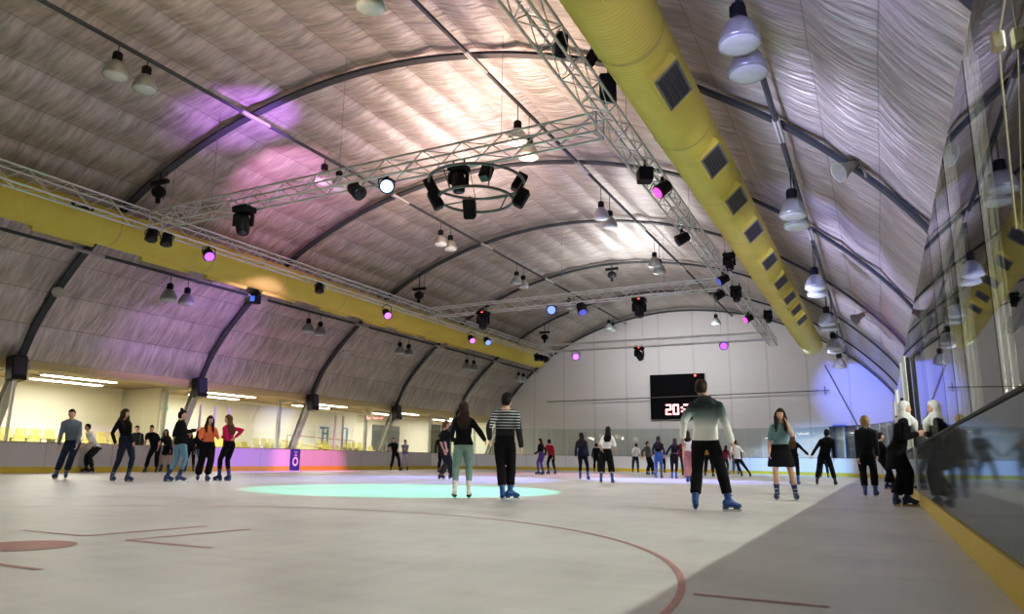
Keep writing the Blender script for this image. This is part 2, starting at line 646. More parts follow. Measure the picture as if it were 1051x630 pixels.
# ------------------------------------------------------------------ dasher boards
def board_mat(name, col, rough=.3, seam_y=True, per=2.4, coat=.3):
    m = mat(name, col, rough, nz=.05, nscale=.9)
    nt, b = nodes(m)
    b.inputs['Coat Weight'].default_value = coat
    b.inputs['Coat Roughness'].default_value = .04
    tc = nt.nodes.new('ShaderNodeTexCoord')
    sp = nt.nodes.new('ShaderNodeSeparateXYZ')
    nt.links.new(tc.outputs['Object'], sp.inputs[0])
    fx = math_node(nt, 'FRACT', math_node(nt, 'DIVIDE', sp.outputs[1 if seam_y else 0], per))
    gx = math_node(nt, 'LESS_THAN', fx, .012)
    mx = nt.nodes.new('ShaderNodeMix')
    mx.data_type = 'RGBA'
    mx.inputs[7].default_value = (.2, .2, .2, 1)
    old = nt.nodes[m['_mix']]
    nt.links.new(old.outputs[2], mx.inputs[6])
    nt.links.new(math_node(nt, 'MULTIPLY', gx, .5), mx.inputs[0])
    nt.links.new(mx.outputs[2], b.inputs['Base Color'])
    return m


def mirror_board():
    m = bpy.data.materials.new('board_grey_right')
    m.use_nodes = True
    nt = m.node_tree
    nt.nodes.clear()
    out = nt.nodes.new('ShaderNodeOutputMaterial')
    df = nt.nodes.new('ShaderNodeBsdfDiffuse')
    gl = nt.nodes.new('ShaderNodeBsdfGlossy')
    gl.inputs['Roughness'].default_value = .05
    gl.inputs[0].default_value = (.64, .69, .70, 1)
    tc = nt.nodes.new('ShaderNodeTexCoord')
    nz = nt.nodes.new('ShaderNodeTexNoise')
    nz.inputs['Scale'].default_value = 2.5
    nz.inputs['Detail'].default_value = 5
    nt.links.new(tc.outputs['Object'], nz.inputs['Vector'])
    nt.links.new(ramp(nt, nz.outputs['Fac'], [(.3, (.13, .14, .14)), (.7, (.19, .20, .20))]), df.inputs[0])
    fr = nt.nodes.new('ShaderNodeFresnel')
    fr.inputs[0].default_value = 1.5
    mx = nt.nodes.new('ShaderNodeMixShader')
    nt.links.new(math_node(nt, 'ADD', math_node(nt, 'MULTIPLY', fr.outputs[0], .9), .04), mx.inputs[0])
    nt.links.new(df.outputs[0], mx.inputs[1])
    nt.links.new(gl.outputs[0], mx.inputs[2])
    nt.links.new(mx.outputs[0], out.inputs[0])
    return m


bm_left = board_mat('board_white_left', (.52, .51, .50), .35)
bm_far = board_mat('board_white_far', (.70, .71, .72), .35, False)
bm_right = mirror_board()
cap_m = mat('board_cap_rail', (.06, .06, .058), .8)
BH = 1.0


def run_board(path, outward, name, label, m, h=BH):
    # path: plan points on the ice face; outward: +1 if outside lies to the left of travel
    o = thing(name, label, 'rink board', (*path[len(path) // 2], 0))

    def strip(z0, z1, d0, d1, nm, mt):
        mb = MB()
        rings = []
        for i, p in enumerate(path):
            a, b = V(path[max(0, i - 1)]), V(path[min(len(path) - 1, i + 1)])
            t = (b - a).normalized()
            n = V((-t.y, t.x)) * outward
            q0, q1 = V(p) + n * d0, V(p) + n * d1
            rings.append([(q0.x, q0.y, z0), (q1.x, q1.y, z0), (q1.x, q1.y, z1), (q0.x, q0.y, z1)])
        mb.rings(rings)
        return mb.build(nm, mt, o)
    strip(.2, h - .018, 0, .12, 'board_panel', m)
    strip(0, .2, -.02, .12, 'kick_strip', kick_y)
    strip(h - .018, h, -.012, .16, 'cap_rail', cap_m)
    return o


RC = 8.0
left_path = [(XL, YN), (XL, 10), (XL, 20), (XL, 30), (XL, YE - RC)]
far_path = [(XL, YE - RC)]
for k in range(1, 13):
    a = PI - PI / 2 * k / 12
    far_path.append((XL + RC + RC * math.cos(a), YE - RC + RC * math.sin(a)))
far_path.append((-12, YE))
for k in range(0, 13):
    a = PI / 2 - PI / 2 * k / 12
    far_path.append((XR - RC + RC * math.cos(a), YE - RC + RC * math.sin(a)))
right_path = [(XR, YE - RC), (XR, 30), (XR, 15), (XR, 5), (XR, YN)]
run_board(left_path, 1, 'dasher_board', 'white rink board with yellow kick strip along the left side of the ice', bm_left)
run_board(far_path, 1, 'dasher_board', 'white curved rink board with yellow kick strip round the far end of the ice', bm_far)
run_board(right_path, 1, 'dasher_board', 'glossy grey rink board with yellow kick strip close on the right, mirroring skaters', bm_right)

# blue pad on the left board
navy = mat('navy_pad', (.02, .05, .22), .5)
white_mark = mat('white_mark', (.7, .72, .75), .5)
o = thing('board_banner', 'narrow navy blue vertical banner with white marks on the left rink board', 'banner', (XL + .02, 27, 0))
MB().box((XL + .03, 27, .5), (.03, .62, 1.0)).build('panel', navy, o)
mb = MB()
for k in range(16):
    a0, a1 = 2 * PI * k / 16, 2 * PI * (k + 1) / 16
    mb.add([(XL + .05, 27 + r * math.cos(a), .42 + 1.15 * r * math.sin(a)) for r, a in ((.11, a0), (.19, a0), (.19, a1), (.11, a1))], [(0, 1, 2, 3)])
for zz, ww in ((.7, .2), (.76, .12), (.86, .22)): mb.box((XL + .05, 27, zz), (.006, ww, .03))
mb.build('white_marking', white_mark, o)
# dark gate leaf in the curved far-left board
p = at(504, 475, Y=43.6)
o = MB().box((-21.6, 43.45, .5), (.14, .2, 1.02), Matrix.Rotation(.9, 3, 'Z')).build('gate_post', black)
tag(o, 'dark gate post between far-left curved board panels, behind the striped skater', 'gate post')

# ------------------------------------------------------------------ glass
def glass_mat(name, tint, refl=1.0, rough=.015, base=.03):
    m = bpy.data.materials.new(name)
    m.use_nodes = True
    nt = m.node_tree
    nt.nodes.clear()
    out = nt.nodes.new('ShaderNodeOutputMaterial')
    tr = nt.nodes.new('ShaderNodeBsdfTransparent')
    tr.inputs[0].default_value = (*tint, 1)
    gl = nt.nodes.new('ShaderNodeBsdfGlossy')
    gl.inputs['Roughness'].default_value = rough
    gl.inputs[0].default_value = (.9, .9, .88, 1)
    fr = nt.nodes.new('ShaderNodeFresnel')
    fr.inputs[0].default_value = 1.45
    mx = nt.nodes.new('ShaderNodeMixShader')
    tcn = nt.nodes.new('ShaderNodeTexCoord')
    nz = nt.nodes.new('ShaderNodeTexNoise')
    nz.inputs['Scale'].default_value = 1.5
    nt.links.new(tcn.outputs['Object'], nz.inputs['Vector'])
    f = math_node(nt, 'MULTIPLY', fr.outputs[0], refl)
    f = math_node(nt, 'ADD', f, math_node(nt, 'MULTIPLY', nz.outputs['Fac'], base))
    nt.links.new(f, mx.inputs[0])
    nt.links.new(tr.outputs[0], mx.inputs[1])
    nt.links.new(gl.outputs[0], mx.inputs[2])
    nt.links.new(mx.outputs[0], out.inputs[0])
    return m


glass_r = glass_mat('rink_glass_right', (.80, .82, .80), 1.0, .02, .05)
glass_l = glass_mat('rink_glass_left', (.97, .98, .97), .4, .02, .0)
glass_f = glass_mat('rink_glass_far', (.86, .90, .88), .9, .03, .06)
edge_m = mat('glass_edge_strip', (.30, .31, .28), .3, nz=.05)
ry = [-1.0, 1.3, 3.0, 4.72, 6.3, 7.3, 8.4, 11.1, 14.9, 17.3, 19.7, 22.1, 24.5, 26.9, 29.3, 31.7, 34.1, 36.5, 38.9]
GT = 3.05
for i, (a, b) in enumerate(zip(ry, ry[1:])):
    o = thing('rink_glass', '', 'glass pane', (XR + .06, (a + b) / 2, BH), 'tall clear panes on the right board')
    o['label'] = f'tall clear reflective rink glass pane on the right board, {ORD[i]} from the camera end'
    MB().box((XR + .07, (a + b) / 2, (BH + GT) / 2), (.016, b - a - .03, GT - BH)).build('pane', glass_r, o)
    MB().box((XR + .07, b, (BH + GT) / 2), (.010, .012, GT - BH)).build('edge_strip', edge_m, o)
ly = [6.0 + 2.55 * k for k in range(14)]
for i, (a, b) in enumerate(zip(ly, ly[1:])):
    o = MB().box((XL - .08, (a + b) / 2, (BH + 2.9) / 2), (.014, b - a - .02, 1.9)).build('rink_glass', glass_l)
    tag(o, f'clear rink glass pane above the left board, {ORD[i]} from the camera end', 'glass pane', 'clear panes on the left board')
nf = len(far_path)
for i in range(0, nf - 1):
    a, b = V(far_path[i]), V(far_path[i + 1])
    L = (b - a).length
    k = max(1, round(L / 2.6))
    t = (b - a).normalized()
    n = V((-t.y, t.x))
    for j in range(k):
        c = a + t * L * (j + .5) / k + n * .08
        o = MB().box((c.x, c.y, (BH + 2.75) / 2), (L / k - .02, .014, 1.75), Matrix.Rotation(math.atan2(t.y, t.x), 3, 'Z')).build('rink_glass', glass_f)
        tag(o, 'clear greenish rink glass pane standing on the far-end board', 'glass pane', 'clear panes round the far end')

# posts
post_w = mat('post_white', (.72, .71, .66), .5)
post_lav = mat('post_lavender', (.62, .56, .62), .5)
for i, (y, z1) in enumerate(((13.95, 2.95), (21.4, 2.7), (22.15, 2.7), (22.9, 2.7), (29.9, 2.75), (30.5, 2.75))):
    o = MB().tube([(XL - .12, y, BH), (XL - .12, y, z1)], .055, 10).build('glass_post', post_w if i == 0 else post_lav)
    tag(o, ['tall white glass post at far left of the picture behind the board', 'pale glass post behind the orange-topped skater, left one of three', 'pale glass post behind the orange-topped skater, middle one of three',
            'pale glass post beside the pink-topped skater, right one of three', 'pale lavender glass post in front of yellow seats, left of a pair', 'pale lavender glass post in front of yellow seats, right of a pair'][i], 'post')
# right posts
olive = mat('post_black_olive', (.035, .036, .028), .35)
pw = mat('post_pale', (.68, .70, .62), .4)
for i, (y, z0, z1, w, m1) in enumerate(((15.2, 1.0, 2.62, .1, olive), (17.2, 1.0, 2.9, .06, pw), (19.0, 1.0, 3.0, .08, pw), (26.0, 1.0, 3.0, .1, pw), (31.0, 1.0, 3.0, .1, pw))):
    o = thing('gate_post', ['dark olive gate post standing beside the skater in the white headscarf', 'slim pale glass post just beyond the dark olive gate post',
                            'pale glass post with black sleeve behind the white headscarf', 'pale post with black sleeve behind the skater reaching to the boards', 'farthest pale post with black sleeve on the right boards'][i], 'post', (XR, y, 0))
    MB().box((XR + .02, y, (z0 + z1) / 2), (.07, w, z1 - z0), bev=.01).build('shaft', m1, o)
    if i == 0:
        MB().box((XR - .012, y, .5), (.03, .08, 1.0)).build('lower_edge', pw, o, )
    elif i >= 2:
        MB().box((XR - .03, y - .02, 1.65), (.06, w + .05, 1.05)).build('sleeve', olive, o)

# ------------------------------------------------------------------ arches with columns
arch_pts, _ = resample(PROF, 90)
for k, y in enumerate(ARCH_Y[1:]):
    o = thing('roof_arch', f'curved dark steel roof arch spanning the hall, {["nearest the camera overhead", "nearest one seen whole", "second one seen whole", "third one seen whole", "fourth one seen whole", "last one before the end wall", "edging the pale end wall"][k]}', 'roof arch', (MIDX, y, 0))
    mb = MB()
    rings = []
    for i, (x, z) in enumerate(arch_pts):
        a, b = arch_pts[max(0, i - 1)], arch_pts[min(89, i + 1)]
        t = V((b[0] - a[0], b[1] - a[1])).normalized()
        n = V((t.y, -t.x))
        c = V((x, z))
        w = .12
        q0, q1 = c - n * .035, c + n * .035
        rings.append([(q0.x, y - w, q0.y), (q0.x, y + w, q0.y), (q1.x, y + w, q1.y), (q1.x, y - w, q1.y)])
    mb.rings(rings)
    mb.build('arch_beam', dark_steel, o)
    for sgn in (-1, 1):
        x0 = MIDX + sgn * 13.8
        mb = MB()
        p0, p1 = V((x0, y, 3.75)), V((x0 + sgn * 1.5, y, 0))
        dirv = (p1 - p0).normalized()
        R = Matrix((V((0, 1, 0)).cross(dirv), (0, 1, 0), dirv)).transposed()
        L = (p1 - p0).length
        c = (p0 + p1) / 2
        s_ = V((0, 1, 0)).cross(dirv)
        mb.box(c + s_ * .14, (.025, .26, L), R)
        mb.box(c - s_ * .14, (.025, .26, L), R)
        mb.box(c, (.26, .02, L), R)
        mb.build('column', grey_steel, o)
        mb = MB()
        mb.box((x0, y, 3.72), (.5, .34, .08))
        mb.box((x0 + sgn * .25, y, 3.6), (.12, .3, .5), Matrix.Rotation(sgn * .6, 3, 'Y'))
        mb.build('bracket', dark_steel, o)
        mb = MB()
        mb.box((x0 + sgn * 2.4, y + .3, 1.78), (.16, .16, 3.56))
        mb.box((x0 + sgn * 1.2, y + .3, 3.5), (2.4, .12, .12))
        mb.build('aisle_post', grey_steel, o)

# purlins
for nm, x, lab in (('a', -15.9, 'long dark ceiling tube left of the crown carrying lamps'), ('b', -8.38, 'long dark ceiling tube right of the crown carrying lamps'),
                   ('c', -23.0, 'long dark ceiling tube below the left yellow duct carrying lamps'), ('d', -1.32, 'long dark ceiling tube right of the right yellow duct carrying lamps')):
    z = prof_z(x) - .17
    o = thing('ceiling_tube', lab, 'ceiling tube', (x, 20, z))
    MB().tube([(x, YN, z), (x, YW, z)], .055, 8).build('tube', dark_steel, o)
    for y in ARCH_Y[1:]: MB().box((x, y, z), (.14, 1.1, .1), bev=.02).build('splice_plate', grey_steel, o)

# ------------------------------------------------------------------ trusses
def truss(name, label, p0, p1, size, bays):
    p0, p1 = V(p0), V(p1)
    o = thing(name, label, 'truss', (p0 + p1) / 2)
    t = (p1 - p0).normalized()
    side = t.cross(V((0, 0, 1))).normalized()
    up = V((0, 0, 1))
    h = size / 2
    cs = [(-1, -1), (1, -1), (1, 1), (-1, 1)]
    for a, b in cs:
        off = side * a * h + up * b * h
        MB().tube([p0 + off, p1 + off], .028, 8).build('chord', alu, o)
    mb = MB()
    L = (p1 - p0).length
    for k in range(4):
        a, b = cs[k], cs[(k + 1) % 4]
        oa, ob = side * a[0] * h + up * a[1] * h, side * b[0] * h + up * b[1] * h
        for i in range(bays):
            q0, q1 = p0 + t * L * i / bays, p0 + t * L * (i + 1) / bays
            if (i + k) % 2 == 0: mb.tube([q0 + oa, q1 + ob], .013, 5)
            else: mb.tube([q0 + ob, q1 + oa], .013, 5)
    for q in (p0, p1):
        for k in range(4):
            a, b = cs[k], cs[(k + 1) % 4]
            mb.tube([q + side * a[0] * h + up * a[1] * h, q + side * b[0] * h + up * b[1] * h], .02, 5)
    mb.build('lattice', alu, o)
    n_h = max(2, int(L / 7))
    for i in range(n_h + 1):
        q = p0 + t * L * (i + .5) / (n_h + 1)
        MB().tube([q + up * h, V((q.x, q.y, prof_z(q.x) - .05))], .005, 5).build('hanging_wire', cab, o)
    return o


TLX, TRX, TZ = -19.15, -4.55, 7.52
TY = [13.58, 28.7, 41.5]
truss('lighting_truss', 'long silver lattice truss hanging along the left yellow duct', (TLX, -2, TZ), (TLX, 44, TZ), .46, 84)
truss('lighting_truss', 'long silver lattice truss hanging along the right yellow duct', (-4.13, -2, TZ), (-5.08, 44, TZ), .40, 92)
for k, y in enumerate(TY):
    truss('lighting_truss', ['silver cross truss nearest the camera, above the round light ring', 'middle silver cross truss beyond the round light ring', 'farthest silver cross truss in front of the end wall'][k],
          (TLX + .26, y + [.2, .3, 0][k], TZ), ([-4.46, -4.8, -5.05][k] - .26, y - [.2, .3, 0][k], TZ), .42, 26)

# ------------------------------------------------------------------ ducts
def duct(x, z, r, y0, y1, sgn, label, grille_y):
    o = thing('air_duct', label, 'air duct', (x, (y0 + y1) / 2, z))
    mb = MB()
    rings = []
    N = 28
    y = y0
    ys = []
    while y < y1:
        ys.append(y)
        y += .5
    ys += [y1]
    for i, y in enumerate(ys):
        rr = r * (1 + .006 * noise.noise(V((y, x, 0))))
        rings.append([(x + rr * math.cos(2 * PI * j / N), y, z + rr * math.sin(2 * PI * j / N)) for j in range(N)])
    rings.append([(x + r * .9 * math.cos(2 * PI * j / N), y1 + .06, z + r * .9 * math.sin(2 * PI * j / N)) for j in range(N)])
    mb.rings(rings)
    mb.build('duct_tube', duct_y, o, smooth=True)
    y = y0 + 1.5
    while y < y1:
        MB().lathe([(r + .008, -.03), (r + .016, 0), (r + .008, .03)], (x, y, z), 28, R=Matrix.Rotation(PI / 2, 3, 'X'), cap=False).build('joint_band', mat('duct_band', (.50, .42, .1), .5), o, smooth=True)
        y += 3.6
    for gy in grille_y:
        ang = math.radians(-48)
        R = Matrix.Rotation(-sgn * (PI / 2 + ang), 3, 'Y') if False else None
        n = V((sgn * math.cos(ang), 0, math.sin(ang)))
        side = V((0, 1, 0))
        up = n.cross(side)
        R = Matrix((up, side, n)).transposed()
        c = V((x, gy, z)) + n * (r + .02)
        b_ = MB().box(c - n * .04, (.58, 1.25 if sgn > 0 else 1.9, .2), R, bev=.02).build('vent_box', duct_y, o)
        fr = MB()
        cc = c + n * .065
        fr.box(cc - up * .24, (.04, 1.06, .03), R); fr.box(cc + up * .24, (.04, 1.06, .03), R)
        fr.box(cc - side * .52, (.5, .04, .03), R); fr.box(cc + side * .52, (.5, .04, .03), R)
        fr.build('vent_frame', mat('vent_frame_grey', (.20, .20, .17), .6), b_)
        gr = MB()
        gr.box(cc - n * .005, (.46, 1.02, .01), R)
        gr.build('vent_grille', grille_dark, b_)
        sl = MB()
        for q in range(7):
            sl.box(cc + up * (-.2 + .066 * q) + n * .01, (.012, 1.0, .02), R)
        sl.build('vent_slat', mat('slat_grey', (.06, .06, .055), .5), b_)
    y = y0 + 1
    while y < y1:
        MB().tube([(x, y, z + r), (x, y, prof_z(x) - .02)], .01, 5).build('hanging_wire', cab, o)
        y += 3.6
    return o


gpx = [(688, 88), (731, 163), (754, 213), (772, 251), (789, 281), (801, 303), (810, 319), (817, 332), (823, 345)]
gys = []
for q in gpx:
    # lower-outer face of the duct
    p = at(*q, X=-2.75)
    gys.append(p.y)
print('grille y', [round(g, 1) for g in gys])
gys = [gys[0] - 2 * (gys[1] - gys[0]), gys[0] - (gys[1] - gys[0])] + gys
duct(-3.15, 7.5, .6, -2, 45.6, 1, 'thick yellow air duct with dark grilles running overhead on the right', gys)
duct(-21.2, 7.62, .6, -2, 46.5, -1, 'thick yellow air duct running along the left side behind the truss', [g + 1.2 for g in gys])

# ------------------------------------------------------------------ high-bay lamps
lamp_shell = mat('lamp_reflector', (.34, .37, .35), .3, .35, nz=.06)
lamp_lens = mat('lamp_lens', (.46, .50, .47), .25, 0, em=(.7, .8, .75), es=.03)
lamp_root = [None]


def make_lamp():
    t = thing('high_bay_lamp', '', 'lamp', (0, 0, 0))
    # origin at the lens plane centre; lamp grows upward
    MB().lathe([(.10, .40), (.14, .37), (.20, .30), (.25, .20), (.285, .08), (.295, .0), (.27, .012), (.24, .17), (.13, .34), (.05, .37)], n=24, cap=True).build('reflector', lamp_shell, t, True)
    MB().lathe([(.283, .01), (.27, -.02), (.18, -.05), (.0, -.06)][:3] + [(.02, -.06)], n=24).build('lens', lamp_lens, t, True)
    mb = MB()
    mb.lathe([(.05, .38), (.085, .40), (.1, .44), (.1, .60), (.085, .63), (.03, .65)], n=14)
    for k in range(8):
        a = 2 * PI * k / 8
        mb.box((.1 * math.cos(a), .1 * math.sin(a), .52), (.03, .012, .17), Matrix.Rotation(a, 3, 'Z'))
    mb.build('ballast', black, t)
    return t


def hook(t, z):
    MB().tube([(0, 0, .64), (0, 0, z)], .012, 6).build('hook', black, t, local=True)


lamps = []
LA = make_lamp()


def lamp_at(px, py, X, label, group):
    p = at(px, py, X=X)
    for t_, _ in lamps:
        if abs(t_.location.x - X) < .1 and abs(t_.location.y - p.y) < .75: p.y = t_.location.y + .75
    zt = prof_z(X) - .17
    z = p.z
    if z > zt - .75: z = zt - .75
    if LA.get('used'):
        t = dup(LA, (X, p.y, z), (0, 0, random.uniform(0, 6)), label, group)
    else:
        LA['used'] = True
        t = LA
        t.location = (X, p.y, z)
        t['label'] = label
        t['group'] = group
    lamps.append((t, zt - z))
    return t


LP = {'-15.9': ('tube left of the crown', [(118, 78), (148, 92), (332, 187), (346, 193), (452, 251), (462, 256), (530, 291), (537, 295), (584, 317), (588, 320), (625, 338), (629, 340)]),
      '-8.38': ('tube right of the crown', [(380, 8), (531, 146), (541, 160), (617, 224), (626, 233), (672, 273), (677, 280), (735, 333)]),
      '-23.0': ('tube under the left duct', [(173, 308), (191, 312), (316, 341), (328, 344), (410, 363), (419, 365), (479, 379), (486, 380), (532, 391), (537, 392)]),
      '-1.32': ('tube right of the duct', [(759, 46), (768, 76), (814, 222), (817, 231), (837, 296), (838, 300), (849, 333), (850, 337), (856, 358), (857, 361), (862, 377)])}
for xs, (nm, L) in LP.items():
    X = float(xs)
    for i, q in enumerate(L):
        if X == -8.38:
            lab = ['single silver high bay lamp cut by the top edge of the picture'] + [f'silver bell lamp, {"nearer" if k % 2 == 0 else "farther"} of the {ORD[k // 2]} pair on the {nm}' for k in range(8)]
            lab = lab[i]
        elif X == -1.32 and i == 10:
            lab = f'silver bell high bay lamp, farthest one on the {nm}'
        else:
            lab = f'silver bell lamp, {"nearer" if i % 2 == 0 else "farther"} of the {ORD[i // 2]} pair on the {nm}'
        lamp_at(*q, X, lab, 'high bay lamps under the roof')
del LA['used']
for t, h in lamps:
    hook(t, h)

# ------------------------------------------------------------------ stage lights
LIT = {}


def lit(name, col, es):
    return mat('lit_' + name, col, .3, em=col, es=es)


off_lens = mat('lens_off', (.03, .035, .045), .12)


def aim_R(d):
    d = V(d).normalized()
    z = -d
    x = V((0, 0, 1)).cross(z)
    x = x.normalized() if x.length > 1e-4 else V((1, 0, 0))
    return Matrix((x, z.cross(x), z)).transposed()


FG = 'stage lights on the trusses'


def par(pos, d, lens, label, sc=1.0, hang=.32, clampto=None):
    pos = V(pos)
    o = thing('par_light', label, 'stage light', pos, FG)
    R = aim_R(d)
    MB().lathe([(.06 * sc, .2 * sc), (.12 * sc, .17 * sc), (.135 * sc, .0), (.15 * sc, -.14 * sc), (.13 * sc, -.15 * sc)], pos, 16, R=R).build('housing', black, o)
    MB().lathe([(.125 * sc, -.152 * sc), (.08 * sc, -.165 * sc), (.01, -.17 * sc)], pos, 16, R=R).build('lens', lens, o, True)
    mb = MB()
    xs = R @ V((1, 0, 0))
    top = pos + V((0, 0, hang))
    for s in (-1, 1):
        mb.tube([pos + xs * s * .155 * sc, pos + xs * s * .16 * sc + V((0, 0, hang * .7)), top], .016, 6)
    mb.box(top, (.07, .07, .1))
    mb.build('yoke', black, o)
    return o


def mover(pos, d, label, sc=1.0, red=False, lens=None):
    # pos: underside of truss; base on top, yoke arms, head
    pos = V(pos)
    o = thing('moving_head', label, 'stage light', pos, FG)
    mb = MB()
    mb.box(pos - V((0, 0, .07 * sc)), (.42 * sc, .36 * sc, .14 * sc), bev=.03 * sc)
    mb.tube([pos - V((.14 * sc, 0, 0)), pos + V((-.14 * sc, 0, .12))], .02, 6)
    mb.tube([pos - V((-.14 * sc, 0, 0)), pos + V((.14 * sc, 0, .12))], .02, 6)
    bse = mb.build('base', black, o)
    if red: MB().box(pos + V((.05, -.185 * sc, -.06 * sc)), (.07, .02, .035)).build('display', led_red, bse)
    R = aim_R(d)
    xs = V((-VR.x, -VR.y, 0))
    hc = pos - V((0, 0, .40 * sc))
    mb = MB()
    for s in (-1, 1):
        mb.tube([pos + xs * s * .10 * sc - V((0, 0, .13 * sc)), pos + xs * s * .19 * sc - V((0, 0, .2 * sc)), hc + xs * s * .19 * sc - V((0, 0, .04 * sc))], .045 * sc, 8, flat=.6)
    mb.build('yoke', black, o)
    h = MB().lathe([(.07 * sc, .26 * sc), (.14 * sc, .20 * sc), (.165 * sc, .05 * sc), (.15 * sc, -.1 * sc), (.13 * sc, -.22 * sc), (.12 * sc, -.23 * sc)], hc, 14, R=R).build('head', black2, o, True)
    MB().lathe([(.11 * sc, -.228 * sc), (.06 * sc, -.245 * sc), (.01, -.25 * sc)], hc, 14, R=R).build('lens', lens or off_lens, h, True)
    return o


lit_purple = lit('purple', (.38, .10, 1.0), 1.9)
lit_violet = lit('violet', (.50, .16, 1.0), 1.9)
lit_blue = lit('blue', (.14, .22, 1.0), 2.0)
lit_ice = lit('ice_blue', (.36, .52, 1.0), 2.6)
lit_mag = lit('magenta', (1.0, .08, .62), 1.5)
lit_dimblue = lit('dim_blue', (.1, .12, .6), .7)

TO_CAM = lambda p: (CAM + V((-2, 4, 0)) - V(p)).normalized()
zb = TZ - .25
# left truss PARs
for (x, y, m, lab) in ((214, 261, lit_purple, 'glowing purple par light under the left truss, nearest of the purple ones'),
                       (397, 322, lit_violet, 'glowing violet par light under the left truss, middle of the purple ones'),
                       (484, 348, lit_violet, 'glowing violet par light under the left truss, beside a blue one'),
                       (500, 350, lit_blue, 'blue par light under the left truss, right of a violet one')):
    p = at(x, y, X=TLX + .1)
    p.z = min(p.z, zb - .1)
    par(p, TO_CAM(p) * .6 + V((.6, -.2, -.7)), m, lab, 1.25, zb - p.z + .05)
for (x, y, lab) in ((156, 240, 'unlit black par light at the left end of the nearest cross truss'), (172, 239, 'unlit black round spotlight beside another at the near truss corner'),
                    (328, 293, 'small unlit black box light under the left truss between purple lights'), (556, 346, 'small black light on the left truss near its far end'),
                    (560, 366, 'unlit black par light at the far end of the left truss, left of two'), (551, 367, 'unlit black par light at the far end of the left truss, right of two')):
    p = at(x, y, X=TLX)
    p.z = min(p.z, zb - .15)
    par(p, (.3, -.3, -1), off_lens, lab, 1.2, zb - p.z + .03)
# flat bar light
p = at(85, 211, X=TLX)
o = thing('flood_light', 'flat black bar light clipped below the left truss over the yellow duct', 'stage light', p, FG)
MB().box(p, (.12, .62, .14), Matrix.Rotation(.4, 3, 'Y'), bev=.02).build('housing', black, o)
MB().tube([p + V((0, 0, .05)), (p.x, p.y, zb)], .02, 6).build('clamp', black, o)
# cross truss 1
Y1 = TY[0]
for (x, y, kind, m, lab) in ((250, 224, 'm', None, 'large black moving head hanging under the near cross truss, left part'),
                             (366, 194, 'p', off_lens, 'small black par light under the near cross truss, left of a lit one'),
                             (397, 182, 'p', lit_ice, 'bright blue-white par light under the near cross truss left of the ring')):
    p = at(x, y, Y=Y1)
    if kind == 'm': mover((p.x, p.y, TZ - .21), (.3, -.2, -1), lab, 1.25)
    else:
        p.z = min(p.z, TZ - .35)
        par(p, TO_CAM(p) if m is lit_ice else (.8, -.2, -.6), m, lab, 1.25, max(.2, TZ - .2 - p.z))
Y2 = TY[1]
for (x, y, kind, m, lab) in ((496, 325, 'm', None, 'black moving head with red display at the left of the middle cross truss'),
                             (566, 316, 'p', lit_blue, 'glowing blue par light under the middle cross truss'),
                             (597, 317, 'p', lit_dimblue, 'dim blue par light under the middle cross truss, right of the bright one'),
                             (656, 311, 'm', None, 'black moving head with red display near the middle of the middle cross truss')):
    p = at(x, y, Y=Y2)
    if kind == 'm': mover((p.x, p.y, TZ - .21), (.1, -.3, -1), lab, 1.3, True)
    else:
        p.z = min(p.z, TZ - .4)
        par(p, TO_CAM(p) if m is lit_blue else (.5, -.5, -1), m, lab, 1.45, max(.2, TZ - .2 - p.z))
Y3 = TY[2]
for (x, y, kind, m, lab) in ((591, 366, 'p', lit_violet, 'glowing violet par light at the left of the farthest cross truss'),
                             (656, 361, 'm', None, 'black moving head with red display under the farthest cross truss'),
                             (743, 355, 'p', lit_purple, 'glowing purple par light at the right of the farthest cross truss')):
    p = at(x, y, Y=Y3)
    if kind == 'm': mover((p.x, p.y, TZ - .21), (.6, -.3, -1), lab, 1.3, True)
    else:
        p.z = min(p.z, TZ - .4)
        par(p, TO_CAM(p), m, lab, 1.6, max(.2, TZ - .2 - p.z))
# right truss
for (x, y, kind, m, lab) in ((576, 46, 'b', None, 'small black box fixed inside the right truss, nearest the camera'),
                             (662, 180, 'b', None, 'black square light under the right truss, beside a lit magenta one'),
                             (680, 194, 'p', lit_mag, 'glowing magenta par light under the right truss, nearest the camera'),
                             (700, 245, 'p', off_lens, 'small black par light on the left side of the right truss'),
                             (748, 268, 'm', None, 'black moving head hanging beside the right truss against the duct'),
                             (742, 287, 'p', lit_dimblue, 'dim blue square-looking light under the right truss, mid length'),
                             (738, 303, 'p', off_lens, 'unlit black par light at the right end of the middle cross truss'),
                             (755, 302, 'm', None, 'black moving head at the middle cross truss right corner'),
                             (768, 327, 'p', lit_mag, 'glowing magenta par light under the right truss, farthest'),
                             (788, 327, 'm', None, 'small black moving head at the far end of the right truss')):
    if kind == 'b':
        p = at(x, y, Z=TZ + .1 if y < 100 else zb - .22)
        o = thing('box_light', lab, 'stage light', p, FG)
        MB().box(p, (.32, .34, .32) if y > 100 else (.2, .4, .3), Matrix.Rotation(.5, 3, 'Z'), bev=.02).build('housing', black, o)
        MB().tube([p, (p.x, p.y, TZ - .1)], .03, 6).build('clamp', black, o)
    elif kind == 'm':
        p = at(x, y - 8, X=TRX + {748: .45, 788: .1, 755: .1}[x])
        mover((p.x, p.y, p.z), (.2, -.4, -1), lab, .95)
    else:
        p = at(x, y, Z=zb - .2)
        par(p, (TO_CAM(p) + V((-.9, .2, -.35))) if m is lit_mag else (-.8, -.5, -.5), m, lab, 1.15, max(.15, zb - p.z + .05))
